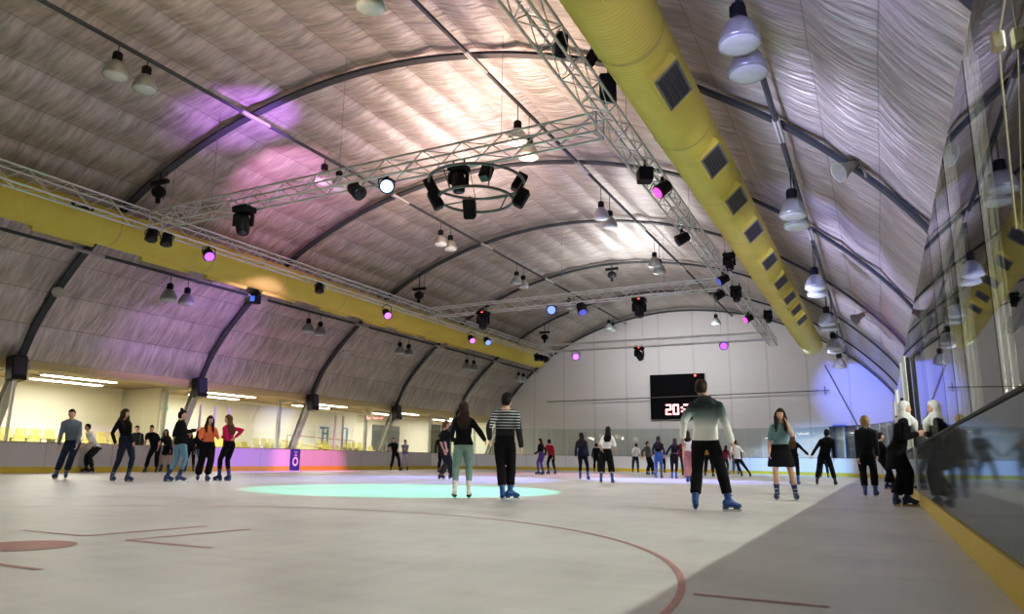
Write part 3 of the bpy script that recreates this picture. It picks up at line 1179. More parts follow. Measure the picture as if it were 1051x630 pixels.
# big black loudspeaker hanging between right truss and duct, and bracket
p = at(624, 91, X=-4.05)
p = at(624, 91, D=depth(V((-4.0, 13.3, 7.3))))
o = thing('hanging_loudspeaker', 'black hanging loudspeaker between the right truss and the yellow duct', 'loudspeaker', p)
MB().box(p, (.34, .36, .55), Matrix.Rotation(.3, 3, 'Z') @ Matrix.Rotation(.25, 3, 'X'), bev=.03).build('cabinet', black, o)
MB().tube([p, (p.x, p.y, prof_z(p.x))], .012, 5).build('hanging_wire', cab, o)
p = at(607, 60, D=depth(V((-4.0, 12.6, 7.8))))
o = thing('pendant_device', 'small black device on a bracket hanging above the black hanging loudspeaker', 'device', p)
MB().box(p, (.16, .2, .3), Matrix.Rotation(.6, 3, 'Y'), bev=.02).build('housing', black, o)
MB().tube([p, (p.x, p.y, prof_z(p.x))], .012, 5).build('hanging_wire', cab, o)
# pendants on arches
for (x, y, Y, lab) in ((163, 197, 14.3, 'black round device hanging from the nearest arch above the left truss corner'),
                       (430, 303, 28.7, 'black device hanging from the second arch above the left truss'),
                       (559, 346, 43.3, 'black device hanging from the far arch above the end of the left truss'),
                       (628, 282, 36.0, 'black camera-like device hanging under the crown of a far arch')):
    p = at(x, y, Y=Y)
    o = thing('pendant_device', lab, 'device', p)
    mb = MB()
    mb.ell(p, (.24, .2, .2))
    mb.box(p - V((0, 0, .22)), (.12, .12, .3), bev=.02)
    mb.build('housing', black, o)
    mb = MB()
    mb.tube([p, (p.x, p.y, prof_z(p.x) - .1)], .025, 6)
    mb.tube([p + V((.25, 0, -.3)), (p.x + .3, p.y, prof_z(p.x) - .1)], .01, 5)
    mb.box((p.x, p.y, p.z + .32), (.7, .14, .12))
    mb.build('mount', black, o)

# light ring
RCN = at(489, 187, Y=13.55)
o = thing('light_ring', 'round two-tier ring rig hanging under the near cross truss', 'light rig', RCN)
ringm = mat('ring_steel', (.16, .20, .18), .4, .4)


def torus(c, R, r, N=48, n=8):
    rings = []
    for i in range(N):
        a = 2 * PI * i / N
        d = V((math.cos(a), math.sin(a), 0))
        rings.append([c + d * (R + r * math.cos(2 * PI * j / n)) + V((0, 0, r * math.sin(2 * PI * j / n))) for j in range(n)])
    return MB().rings(rings, closed=True)


low = RCN - V((0, 0, .42))
torus(RCN, 1.08, .035).build('upper_ring', ringm, o, True)
torus(low, .84, .035).build('lower_ring', ringm, o, True)
for k in range(6):
    a = 2 * PI * k / 6 + .3
    d = V((math.cos(a), math.sin(a), 0))
    MB().tube([RCN + d * 1.08, low + d * .84], .016, 6).build('strut', ringm, o)
MB().tube([low + V((.84, 0, 0)), low - V((.84, 0, 0))], .018, 6).build('cross_bar', ringm, o)
for a in (0, 2.1, 4.2):
    d = V((math.cos(a), math.sin(a), 0))
    MB().tube([RCN + d * 1.08, V((RCN.x + d.x * .4, RCN.y, TZ - .3))], .01, 5).build('hanging_wire', cab, o)
ring_px = [(443, 192, 'b'), (447, 205, 'b'), (471, 176, 'm'), (499, 177, 'b'), (533, 187, 'b'), (535, 203, 'b'), (482, 214, 'b')]
labs = ['black box spotlight on the left of the round light ring, upper one', 'black box spotlight on the left of the round light ring, lower one', 'large black moving head at the back left of the round light ring',
        'black box spotlight at the back right of the round light ring', 'black box spotlight on the right of the round light ring, upper one', 'black box spotlight on the right of the round light ring, lower one', 'black box spotlight at the front of the lower ring']
for (x, y, k), lab in zip(ring_px, labs):
    d2 = depth(RCN) + {471: -.4, 499: .5, 482: -.9}.get(x, -.2 if y > 195 else .1)
    p = at(x, y, D=d2)
    if k == 'm':
        q = at(x, 170, D=d2)
        mover(q, (.1, 0, -1), lab, 1.0)
    else:
        q = thing('box_spotlight', lab, 'stage light', p, FG)
        out = V((p.x - RCN.x, p.y - RCN.y, 0)).normalized()
        R = Matrix.Rotation(math.atan2(out.y, out.x), 3, 'Z') @ Matrix.Rotation(.5, 3, 'Y')
        MB().box(p, (.24, .26, .42), R, bev=.03).build('housing', black, q)
        MB().box(p + R @ V((0, 0, -.215)), (.19, .2, .012), R).build('lens', off_lens, q)
        MB().tube([p + R @ V((0, .14, .1)), p + V((0, 0, .27)), p + R @ V((0, -.14, .1))], .015, 6).build('yoke', black, q)

# loudspeakers at arch feet on the left
for k, (x, y, Y) in enumerate(((17, 378, 14.2), (205, 398, 21.7), (321, 413, 28.7), (407, 424, 36.1))):
    p = at(x, y, X=-25.6)
    o = thing('loudspeaker', f'black loudspeaker box at a left arch foot, {["nearest, at the picture edge", "second from the camera", "third from the camera", "farthest from the camera"][k]}', 'loudspeaker', p, 'loudspeakers along the left hem')
    R = Matrix.Rotation(-.15, 3, 'Y')
    MB().box(p, (.42, .50, .82), R, bev=.03).build('cabinet', black2, o)
    MB().box(p + R @ V((.215, 0, .06)), (.012, .42, .6), R).build('grille', mat('speaker_grille', (.03, .035, .06), .5), o)
    MB().tube([p + V((-.2, 0, .4)), p + V((-.35, .1, .75))], .03, 6).build('bracket', grey_steel, o)

# flood on near arch, beige horns
p = at(60, 299, Y=14.25)
o = thing('flood_light', 'grey round floodlight fixed on the nearest arch left side', 'floodlight', p)
MB().lathe([(.06, .14), (.14, .06), (.2, -.06), (.18, -.07)], p, 16, R=aim_R((.6, -.5, -.6))).build('shade', grey_steel, o, True)
MB().tube([p, p + V((-.25, .1, .25))], .03, 6).build('arm', dark_steel, o)
for (x, y, Y, lab) in ((355, 363, 28.75, 'grey round floodlight fixed on the second arch left side'), (494, 391, 43.4, 'grey round floodlight fixed on the farthest arch left side')):
    p = at(x, y, Y=Y)
    o = thing('flood_light', lab, 'floodlight', p)
    MB().lathe([(.06, .14), (.16, .06), (.24, -.06), (.2, -.07)], p, 16, R=aim_R((.6, -.5, -.6))).build('shade', grey_steel, o, True)
    MB().tube([p, p + V((-.3, .1, .2))], .03, 6).build('arm', dark_steel, o)
p = at(262, 307, Y=21.7)
o = thing('projector_box', 'dark box projector with blue face where the left tube crosses an arch', 'device', p)
MB().box(p, (.34, .4, .36), Matrix.Rotation(.4, 3, 'Z'), bev=.02).build('housing', black, o)
MB().box(p + V((.05, -.21, -.02)), (.18, .03, .22), Matrix.Rotation(.4, 3, 'Z')).build('blue_face', mat('blue_face', (.08, .2, .5), .3, em=(.1, .25, .7), es=.5), o)
MB().tube([p + V((-.3, 0, .2)), p + V((.3, 0, .2))], .03, 6).build('mount', dark_steel, o)
beige = mat('horn_beige', (.24, .25, .18), .55)
for (x, y, Y, sc, lab) in ((870, 172, 14.3, 1.0, 'beige horn loudspeaker under the nearest arch on the right'), (882, 325, 28.8, 1.2, 'small beige horn loudspeaker under a farther arch on the right')):
    p = at(x, y, Y=Y)
    o = thing('horn_loudspeaker', lab, 'loudspeaker', p)
    R = aim_R((-.75, -.45, -.5))
    MB().lathe([(.05, .22), (.09, .2), (.1, .05), (.13, -.06), (.2, -.2), (.215, -.22), (.19, -.2), (.1, -.02), (.05, .02)], p, 18, R=R).build('horn', beige, o, True)
    MB().tube([p, p + V((.2, 0, .15)), (p.x + .3, p.y, prof_z(p.x + .3) - .05)], .02, 6).build('arm', beige, o)
# beige box and cable modelled in place of a reflection in the glass
p = at(1024, 43, X=XR + .025)
q = at(1043, 235, X=XR + .05)
r_ = at(1031, 0, X=XR + .05)
cbl = mat('cable_beige', (.5, .46, .33), .5)
o = thing('glass_reflection', 'small beige box with thin cable standing in for a reflection, right glass, top right', 'junction box', p)
MB().box(p, (.05, .05, .085), bev=.008).build('housing', mat('reflection_beige', (.6, .55, .40), .5), o)
MB().tube([p, p.lerp(q, .3), q], .004, 6).build('cable', cbl, o)
MB().tube([p, r_, r_ + V((0, 0, .3))], .004, 6).build('hanger', cbl, o)

# ------------------------------------------------------------------ scoreboard
pa = at(667, 385, Y=YW - .2); pb = at(724.5, 429.5, Y=YW - .2)
sx0, sx1, sz0, sz1 = pa.x, pb.x, pb.z, pa.z
o = thing('scoreboard', 'black two-panel scoreboard with a red lit clock on the end wall', 'scoreboard', ((sx0 + sx1) / 2, YW - .15, sz0))
MB().box(((sx0 + sx1) / 2, YW - .14, (sz0 + sz1) / 2), (sx1 - sx0, .16, sz1 - sz0), bev=.02).build('panel', mat('scoreboard_black', (.004, .004, .005), .9), o)
MB().box(((sx0 + sx1) / 2, YW - .035, (sz0 + sz1) / 2), (sx1 - sx0 - .6, .06, .3)).build('wall_bracket', dark_steel, o)
digit_m = mat('digit_glow', (1, .5, .5), .4, em=(1.0, .28, .30), es=7)
SEGS = {'2': 'abged', '0': 'abcdef', '3': 'abgcd'}
W = 0
zc = at(690, 420.3, Y=YW - .2).z
x = at(684.0, 420, Y=YW - .2).x
ww = at(688.6, 420, Y=YW - .2).x - x
hh = .62
t = .10
yy = YW - .235
for ch in '20:3':
    mb = MB()
    if ch == ':':
        for s in (-1, 1): mb.box((x + .06, yy, zc + s * .13), (.11, .02, .11))
        mb.build('colon', digit_m, o)
        x += .2
        continue
    R_ = {'a': (ww / 2, hh / 2, ww, t), 'g': (ww / 2, 0, ww, t), 'd': (ww / 2, -hh / 2, ww, t), 'f': (0, hh / 4, t, hh / 2), 'b': (ww, hh / 4, t, hh / 2),
          'e': (0, -hh / 4, t, hh / 2), 'c': (ww, -hh / 4, t, hh / 2)}
    for s in SEGS[ch]:
        a, b_, c, d = R_[s]
        mb.box((x + a, yy, zc + b_), (c + t * .6 if c > t else c, .02, d + t * .6 if d > t else d), bev=.008)
    mb.build('digit', digit_m, o)
    x += ww + .2
MB().box((at(686, 425.3, Y=YW - .2).x, yy, at(686, 425.3, Y=YW - .2).z), (.26, .02, .09)).build('digit', mat('digit_dim', (.8, .2, .2), .4, em=(1, .15, .15), es=2), o)
MB().box((at(713.5, 384.5, Y=YW - .2).x, yy, at(713, 385.2, Y=YW - .2).z), (.11, .02, .12)).build('indicator', led_red, o)

# ------------------------------------------------------------------ left aisle: lights, seats, sign, rail, doorway
tube_em = mat('fluorescent_tube', (1, .95, .8), .4, em=(1, .92, .74), es=9)
tube_case = mat('fluorescent_case', (.7, .68, .6), .5)
fl_y = []
for k, y in enumerate(ARCH_Y):
    for x, dy in ((-27.5, 3.2), (-29.4, 3.9)):
        if y + dy > 49: continue
        fl_y.append((x, y + dy))
for i, (x, y) in enumerate(fl_y):
    o = thing('ceiling_light', f'bright fluorescent strip light on the left aisle ceiling, {"board-side" if x > -28 else "wall-side"} row, {ORD[i // 2]} bay', 'ceiling light', (x, y, 3.5), 'strip lights in the left aisle')
    MB().box((x, y, 3.53), (.34, 3.0, .1), bev=.02).build('fitting', tube_case, o)
    MB().box((x, y, 3.465), (.28, 2.9, .04), bev=.015).build('diffuser', tube_em, o)
# right aisle strips
for i in range(7):
    y = ARCH_Y[i] + 3.5
    if y > 49: continue
    x = 5.6
    o = thing('ceiling_light', f'fluorescent strip light in the dim aisle beyond the right glass, {ORD[i]} from the camera', 'ceiling light', (x, y, 4.2), 'strip lights in the right aisle')
    MB().box((x, y, 4.24), (.3, 3.0, .1), bev=.02).build('fitting', tube_case, o)
    MB().box((x, y, 4.175), (.2, 2.9, .04), bev=.015).build('diffuser', tube_em, o)

# seats
st = thing('stadium_seat', 'yellow plastic spectator seat in the front row behind the left board', 'seat', (0, 0, 0), 'yellow seats, front row')
MB().box((0, 0, .40), (.42, .42, .06), bev=.02).build('seat_pan', seat_y, st)
MB().box((-.21, 0, .60), (.06, .42, .36), Matrix.Rotation(-.15, 3, 'Y'), bev=.02).build('backrest', seat_y, st)
MB().box((-.05, 0, .2), (.08, .3, .4)).build('support', grey_steel, st)
first = True
step_m = mat('concrete_step', (.42, .40, .35), .85)
for r, (x, z) in enumerate(((-28.35, .34), (-29.25, .58), (-30.15, .82))):
    struct(MB().box((x, 22.5, z / 2), (.9, 34, z)).build('floor', step_m))
    y = 6.2
    i = 0
    while y < 39.2:
        bay = min(abs(y - a) for a in ARCH_Y)
        if bay > .5 and abs(y - 22.4) > .4 and random.random() > .04:
            lab = f'yellow plastic spectator seat in the {["front", "middle", "back"][r]} row behind the left board'
            g = f'yellow seats, {["front", "middle", "back"][r]} row'
            if first:
                st.location = (x, y, z); first = False
            else: dup(st, (x, y, z), None, lab, g)
        y += .56
# handrail (red-orange) by seats
o = thing('handrail', 'thin orange handrail among the yellow seats on the left', 'handrail', (-27.7, 29.5, 1))
hm = mat('handrail_orange', (.45, .13, .06), .4)
MB().tube([(-27.75, 29.3, .9), (-27.75, 29.3, 1.75), (-27.75, 34.8, 1.6), (-27.75, 34.8, .7)], .025, 6).build('rail', hm, o)
MB().tube([(-27.75, 29.0, 1.45), (-27.75, 33.2, .95)], .02, 6).build('mid_rail', hm, o)
# blue sign on left wall
o = thing('wall_banner', 'white banner with large blue lettering strokes on the left aisle wall', 'banner', (-31.4, 37.3, 1.4))
MB().box((-31.47, 37.3, 2.0), (.04, 3.4, 1.5)).build('panel', mat('banner_white', (.8, .8, .76), .6), o)
blu = mat('banner_blue', (.06, .22, .45), .5)
mb = MB()
for y, w in ((36.3, .14), (36.75, .14), (38.2, .14), (38.65, .14)): mb.box((-31.43, y, 1.98), (.03, w, 1.1))
mb.box((-31.43, 36.3, 2.45), (.03, .6, .14)); mb.box((-31.43, 36.52, 2.1), (.03, .6, .1)); mb.box((-31.43, 38.42, 2.5), (.03, .5, .1))
mb.build('lettering', blu, o)
# doorway at far left aisle
d = struct(MB().box((-31.46, 43.0, 1.6), (.06, 3.2, 2.6)).build('door_2', mat('doorway_dark', (.07, .08, .07), .4)))
MB().box((-31.4, 43.0, 1.6), (.05, .08, 2.6)).build('door_frame', grey_steel, d)
ex = mat('exit_green', (.05, .4, .2), .4, em=(.05, .5, .25), es=.6)
p = at(168, 419, X=-31.3)
o = MB().box(p, (.06, .5, .22), bev=.01).build('exit_sign', ex)
tag(o, 'small green exit sign on the left aisle wall behind the steel column', 'sign')
# dark partition wall in the aisle near arch two
struct(MB().box((-30.2, 22.4, 1.8), (2.6, .12, 3.6)).build('wall_left', mat('aisle_partition', (.55, .52, .42), .8)))

# ------------------------------------------------------------------ people
def remesh(mb, voxel, smooth=3, folds=0., seed=0, fscale=9.):
    me = mb.mesh('tmp')
    o = bpy.data.objects.new('tmp', me)
    COL.objects.link(o)
    m = o.modifiers.new('r', 'REMESH')
    m.mode = 'VOXEL'
    m.voxel_size = voxel
    if smooth:
        s = o.modifiers.new('s', 'SMOOTH')
        s.factor = .5
        s.iterations = smooth
    dg = bpy.context.evaluated_depsgraph_get()
    me2 = bpy.data.meshes.new_from_object(o.evaluated_get(dg))
    bpy.data.objects.remove(o)
    bpy.data.meshes.remove(me)
    if folds:
        ns = [v.normal.copy() for v in me2.vertices]
        for v, n in zip(me2.vertices, ns):
            p = v.co * fscale + V((seed * 3.1, seed, 0))
            v.co += n * folds * (noise.noise(V((p.x, p.y, p.z * .55))) + .5 * noise.noise(p * 2.1))
    return me2


def ell_ring(c, a, b, n=16, e=2.3):
    out = []
    for j in range(n):
        t = 2 * PI * j / n
        ct, st = math.cos(t), math.sin(t)
        out.append(c + a * (abs(ct) ** (2 / e) * (1 if ct >= 0 else -1)) + b * (abs(st) ** (2 / e) * (1 if st >= 0 else -1)))
    return out


def ik(A, T, l1, l2, hint):
    d = T - A
    L = d.length
    mx = (l1 + l2) * .998
    if L > mx:
        d = d * (mx / L)
        L = mx
    L = max(L, abs(l1 - l2) + .02)
    T2 = A + d.normalized() * L
    x = (l1 * l1 - l2 * l2 + L * L) / (2 * L)
    y = math.sqrt(max(0, l1 * l1 - x * x))
    dn = d.normalized()
    h = hint - dn * hint.dot(dn)
    h = h.normalized() if h.length > 1e-5 else dn.orthogonal().normalized()
    return A + dn * x + h * y, T2


def hand(mb, w, d, n, side, k):
    # w wrist, d pointing direction, n palm normal, side: thumb direction sign
    d = d.normalized()
    n = (n - d * n.dot(d)).normalized()
    s = d.cross(n).normalized()
    sz = .105 * k
    rings = []
    for t, wd, th in ((-.15, .026, .020), (0, .028, .019), (.35, .040, .017), (.75, .043, .015), (.95, .040, .012)):
        rings.append(ell_ring(w + d * sz * t * .95, s * wd * k, n * th * k, 10))
    mb.rings(rings)
    for i, (o, L) in enumerate(((-.031, .062), (-.011, .076), (.010, .080), (.030, .072))):
        if side < 0: o = -o
        p = w + d * sz * .88 + s * o * k
        pts = [p]
        dd = d.copy()
        for q, fr in enumerate((.45, .32, .25)):
            dd = (dd + n * (.22 + .16 * q)).normalized()
            p = p + dd * L * fr * k
            pts.append(p)
        mb.tube(pts, [.0098 * k, .0092 * k, .0082 * k, .0065 * k], 6, round_ends=True)
    ts = s * side
    p = w + d * sz * .22 + ts * .030 * k
    pts = [p, p + (d * .6 + ts * .75 + n * .2) * .034 * k, p + (d * 1.5 + ts * 1.0 + n * .6) * .036 * k]
    mb.tube(pts, [.0125 * k, .011 * k, .008 * k], 6, round_ends=True)


MALE = [(-.13, .074, .058), (0, .094, .068), (.16, .092, .066), (.38, .085, .060), (.58, .094, .066), (.72, .100, .066), (.82, .096, .058), (.88, .082, .052), (.95, .055, .044), (1.02, .035, .036)]
FEM = [(-.13, .074, .060), (0, .100, .072), (.14, .098, .070), (.36, .072, .055), (.56, .082, .064), (.70, .087, .070), (.82, .084, .056), (.88, .072, .048), (.95, .050, .040), (1.02, .031, .033)]


def tab(T, t):
    for a, b in zip(T, T[1:]):
        if a[0] <= t <= b[0]:
            f = (t - a[0]) / (b[0] - a[0])
            return a[1] + (b[1] - a[1]) * f, a[2] + (b[2] - a[2]) * f
    return (T[0][1], T[0][2]) if t < T[0][0] else (T[-1][1], T[-1][2])


NP = [0]


def person(label, feet, head, face, sex='f', hair=('long', 'brown'), top=('long', None), bottom=('slim', None), skate=None,
           hl=None, hr=None, hface=None, hipx=None, lean=0., crouch=0., toes=None, stature=None, skin=None, group='skaters on the ice', df=None, fz=(0, 0), headd=0., twist=0., ndx=0.):
    NP[0] += 1
    seed = NP[0]
    mx = (feet[0][0] + feet[1][0]) / 2
    my = (feet[0][1] + feet[1][1]) / 2
    base = at(mx, my, Z=0)
    D = depth(base)
    near = D < 19
    vox = .013 if near else .019
    px = D / F_PX
    rd = V((base.x, base.y, 0)).normalized()
    # face: 0 = seen from behind, 180 = towards the camera, 90 = to picture right
    rot = Matrix.Rotation(-math.radians(face), 3, 'Z')
    f = rot @ rd
    r = V((f.y, -f.x, 0))
    rots = Matrix.Rotation(-math.radians(face + twist), 3, 'Z')
    fs = rots @ rd
    rs = V((fs.y, -fs.x, 0))
    rh = Matrix.Rotation(-math.radians(face if hface is None else hface), 3, 'Z')
    hf = rh @ rd
    hrv = V((hf.y, -hf.x, 0))
    UP = V((0, 0, 1))
    HT = at(head[0], head[1], D=D + headd)
    h = HT.z
    s = stature or (h - .06)
    if not stature: print('person %d h=%.2f D=%.1f %s' % (seed, h, D, label[:40]))
    skin = skin or skin_l
    df = df or (0, 0)
    fp = [base + VR * (feet[i][0] - mx) * px + VF * df[i] + V((0, 0, fz[i])) for i in range(2)]   # left, right
    hx = mx if hipx is None else hipx
    legL = .245 * s
    ank = [p + V((0, 0, .075 + .048 * s)) for p in fp]
    hipz = .055 + .525 * s - crouch
    hip = base + VR * (hx - mx) * px + V((0, 0, hipz))
    hipj = [hip - r * .052 * s, hip + r * .052 * s]
    for _ in range(8):
        ov = max((hipj[i] - ank[i]).length - legL * 2 * .995 for i in range(2))
        if ov > 0:
            hip = hip - V((0, 0, ov + .004))
            hipj = [hip - r * .052 * s, hip + r * .052 * s]
    HL = s / 7.15
    tops = HT
    hc = tops - UP * HL * .5
    neck = tops - UP * (HL + .022 * s) - hf * .012 * s + VR * ndx * px
    if lean:
        pass
    # joints
    knees, anks = [], []
    for i in range(2):
        k, a = ik(hipj[i], ank[i], legL, legL, f + r * (.12 if i else -.12))
        knees.append(k); anks.append(a)
    tu = (neck - hip)
    tl = tu.length
    tu = tu.normalized()
    T = MALE if sex == 'm' else FEM
    sw = .101 if sex == 'm' else .088
    sh = [neck - tu * .058 * s - rs * sw * s, neck - tu * .058 * s + rs * sw * s]
    l1, l2 = .172 * s, .150 * s
    elb, wri = [], []
    for i, hh in enumerate((hl, hr)):
        sgn = 1 if i else -1
        if hh is None:
            tgt = sh[i] + rs * sgn * .05 * s - UP * .30 * s + fs * .05 * s
        else:
            tgt = at(hh[0], hh[1], D=D + (hh[2] if len(hh) > 2 else 0))
            tgt = tgt - (tgt - sh[i]).normalized() * .05 * s
        hint_up = tgt.z > sh[i].z - .08
        e, w = ik(sh[i], tgt, l1, l2, (rs * sgn * .5 - UP * 1.3) if hint_up else -fs * 1.0 + rs * sgn * .30 - UP * .35)
        elb.append(e); wri.append(w)

    root = thing('person', label, 'person', (base.x, base.y, 0), group)
    yaw = math.atan2(f.y, f.x) - PI / 2
    root.rotation_euler = (0, 0, yaw)
    inv = Matrix.Rotation(-yaw, 3, 'Z')
    b0 = V((base.x, base.y, 0))

    def loc(me):
        for v in me.vertices: v.co = inv @ (v.co - b0)
        return me

    def fin(name, me, mats, par=None, smooth=True):
        loc(me)
        if smooth: me.polygons.foreach_set('use_smooth', [True] * len(me.polygons))
        me.update()
        o = link(name, me, mats, par or root)
        return o

    def fin_mb(name, mb, mats, par=None, smooth=True):
        me = mb.mesh(name)
        bm = bmesh.new(); bm.from_mesh(me)
        bmesh.ops.recalc_face_normals(bm, faces=bm.faces[:])
        bm.to_mesh(me); bm.free()
        return fin(name, me, mats, par, smooth)

    def torso(mb, t0, t1, off, flare=0., n=9):
        rings = []
        for q in range(n):
            t = t0 + (t1 - t0) * q / (n - 1)
            w, d = tab(T, t)
            k = max(0, min(1, (t - .2) / .6))
            a = (r * (1 - k) + rs * k).normalized()
            bb = (f * (1 - k) + fs * k).normalized()
            fl = flare * max(0, (1 - t / .35)) if t < .35 else 0
            c = hip + tu * tl * t + bb * (.012 * s * math.sin(PI * max(0, min(1, t))) - .012 * s * max(0, min(1, (t - .6) / .4)))
            rings.append(ell_ring(c, a * (w * s + off + fl), bb * (d * s + off + fl), 18))
        mb.rings(rings)

    def limb(mb, pts, rad, off=0., n=12, re=True):
        P, R_ = [pts[0]], [rad[0]]
        for i in range(len(pts) - 1):
            for q in (1 / 3, 2 / 3, 1):
                P.append(pts[i].lerp(pts[i + 1], q))
                R_.append(rad[i * 3 + int(round(q * 3))])
        mb.tube(P, [x * s + off for x in R_], n, round_ends=re)

    LEG = [.052, .050, .043, .034, .034, .029, .022]
    if sex == 'm': LEG = [.050, .050, .044, .035, .036, .030, .023]
    ARM = [.030, .028, .025, .0225, .022, .019, .0155]
    if sex == 'm': ARM = [.034, .031, .028, .0245, .024, .021, .017]
    # ---- body
    mb = MB()
    torso(mb, -.13, 1.02, -.004)
    for i in range(2):
        limb(mb, [hipj[i], knees[i], anks[i]], LEG, -.003)
        limb(mb, [sh[i], elb[i], wri[i]], ARM, 0)
    mb.tube([neck - tu * .06 * s, neck + UP * .02 * s, hc - UP * HL * .15 - hf * HL * .06], [.036 * s, .031 * s, .032 * s], 12, round_ends=True)
    for i in range(2):      # feet inside the boots
        mb.tube([anks[i], anks[i] - UP * .02 * s], [.020 * s, .016 * s], 8, round_ends=True)
    body = remesh(mb, vox, 2)
    b2 = MB()
    b2.add([v.co.copy() for v in body.vertices], [tuple(p.vertices) for p in body.polygons])
    bpy.data.meshes.remove(body)
    rz = HL * .5
    rx, ry = rz * .66, rz * .82

    HR = Matrix((hrv, hf, UP)).transposed()

    def headfn(p):
        x, y, z = p
        if z < 0:
            x *= 1 - .34 * abs(z) ** 1.6
            if y < 0: y *= 1 - .35 * abs(z) ** 1.2
            else: y *= 1 - .06 * abs(z)
        g = math.exp(-((x / .16) ** 2) - ((z + .12) / .2) ** 2)
        if y > 0:
            y += .17 * g
            for e in (-.36, .36): y -= .07 * math.exp(-((x - e) / .2) ** 2 - ((z - .06) / .14) ** 2)
            y -= .05 * math.exp(-((z + .42) / .06) ** 2)
            y += .05 * math.exp(-((z + .78) / .14) ** 2 - (x / .3) ** 2)
        return V((x, y, z))
    b2.ell(hc, (rx, ry, rz), 22, 18, 0, headfn, HR)
    for sg in (-1, 1):
        b2.ell(hc + HR @ V((sg * rx * .99, -ry * .05, -rz * .08)), (rx * .1, ry * .2, rz * .22), 8, 6, 0, None, HR)
        b2.ell(hc + HR @ V((sg * rx * .38, ry * .86, rz * .06)), (rx * .15, ry * .07, rz * .065), 8, 6, 1, None, HR)
        b2.ell(hc + HR @ V((sg * rx * .38, ry * .86, rz * .20)), (rx * .22, ry * .09, rz * .03), 8, 6, 1, None, HR)
    b2.ell(hc + HR @ V((0, ry * .86, -rz * .46)), (rx * .28, ry * .09, rz * .05), 8, 6, 2, None, HR)
    for i in range(2):
        sgn = 1 if i else -1
        dd = (wri[i] - elb[i]).normalized()
        pn = (-rs * sgn * .9 + fs * .1)
        if abs(dd.dot(rs)) > .75: pn = fs
        nn = (pn - dd * pn.dot(dd))
        nn = nn.normalized() if nn.length > .05 else fs
        sv = dd.cross(nn)
        side = 1 if sv.dot(fs + UP * .2) > 0 else -1
        hand(b2, wri[i], dd, nn, side, s / 1.75 * (1.0 if sex == 'm' else .93))
    fin_mb('body', b2, [skin, eye_m, lip_m])

    # ---- bottoms
    kind, bm_ = bottom
    if kind in ('slim', 'regular', 'wide', 'cropped_wide', 'long_skirt'):
        mb = MB()
        torso(mb, -.14, .30, .010, n=6)
        for i in range(2):
            o_ = {'slim': .009, 'regular': .016, 'wide': .022, 'cropped_wide': .022}.get(kind, .012)
            L = list(LEG)
            end = anks[i] + (knees[i] - anks[i]) * {'cropped_wide': .5, 'wide': .12, 'regular': .2}.get(kind, .24)
            if kind == 'regular': L[3:] = [.037, .038, .036, .034]
            if kind == 'wide': L = [.052, .050, .047, .042, .041, .041, .042]
            if kind == 'cropped_wide': L = [.054, .053, .051, .049, .049, .050, .051]
            limb(mb, [hipj[i], knees[i], end], L, o_, re=False)
        nm = {'slim': 'trousers', 'regular': 'trousers', 'wide': 'trousers', 'cropped_wide': 'culottes'}[kind]
        fin(nm, remesh(mb, vox, 3, .007, seed, 8), bm_)
    elif kind == 'skirt':
        mb = MB()
        rings = []
        for t, fl in ((.34, .010), (.2, .016), (.02, .03), (-.15, .05), (-.32, .07), (-.47, .085)):
            w, d = tab(T, max(t, 0))
            rings.append(ell_ring(hip + tu * tl * t if t > 0 else hip + UP * tl * t, r * (w * s + fl), f * (d * s + fl), 26, 2.0))
        mb.rings(rings)
        fin('skirt', remesh(mb, vox, 2, .008, seed, 7), bm_)
    elif kind == 'shorts':
        mb = MB()
        torso(mb, -.14, .30, .010, n=6)
        for i in range(2):
            limb(mb, [hipj[i], hipj[i].lerp(knees[i], .3), hipj[i].lerp(knees[i], .5)], [.054, .054, .053, .053, .053, .053, .052], .016)
        fin('shorts', remesh(mb, vox, 2, .006, seed), bm_)

    # ---- tops
    kind, tm = top
    mb = MB()
    hem = {'long': .06, 'crop': .30, 'short': .04, 'tucked': .24, 'jacket': -.06, 'tucked_long': .22, 'tank': .22, 'hoodie': .0, 'coat': -.30}[kind]
    loose = {'long': .016, 'crop': .012, 'short': .016, 'tucked': .014, 'jacket': .022, 'tucked_long': .018, 'tank': .008, 'hoodie': .020, 'coat': .024}[kind]
    if kind == 'coat':
        torso(mb, -.05, .985, loose, .01, 11)
        rings = []
        for t, fl in ((.1, .02), (-.1, .03), (-.3, .05), (-.5, .075)):
            w, d = tab(T, max(t, 0))
            rings.append(ell_ring(hip + UP * tl * t, r * (w * s + fl), f * (d * s + fl), 22, 2.1))
        mb.rings(rings)
    else:
        torso(mb, hem, .985, loose, .006 if kind in ('short', 'long') else 0, 11)
    for i in range(2):
        so = loose * .6
        if kind == 'tank':
            mb.tube([sh[i].lerp(neck, .35), sh[i].lerp(neck, .35) - tu * .03], [.03 * s, .03 * s], 8, round_ends=True)
            continue
        if kind in ('short', 'tucked'):
            e = sh[i].lerp(elb[i], .78)
            limb(mb, [sh[i], sh[i].lerp(e, .5), e], [.033, .033, .032, .032, .031, .031, .031], so)
        else:
            A_ = list(ARM)
            A_[5] = .022; A_[6] = .019
            w = wri[i].lerp(elb[i], .04)
            limb(mb, [sh[i], elb[i], w], A_, so)
        mb.tube([neck - tu * .012 * s, neck.lerp(sh[i], .55) + UP * .004 * s, sh[i] - UP * .004 * s], [.036 * s, .036 * s, .030 * s + so * .5], 12, round_ends=True)
    mb.tube([neck - tu * .05 * s, neck + UP * (.012 if kind not in ('hoodie', 'jacket', 'coat') else .03) * s], [.052 * s, (.040 if kind not in ('hoodie', 'jacket', 'coat') else .046) * s], 14)
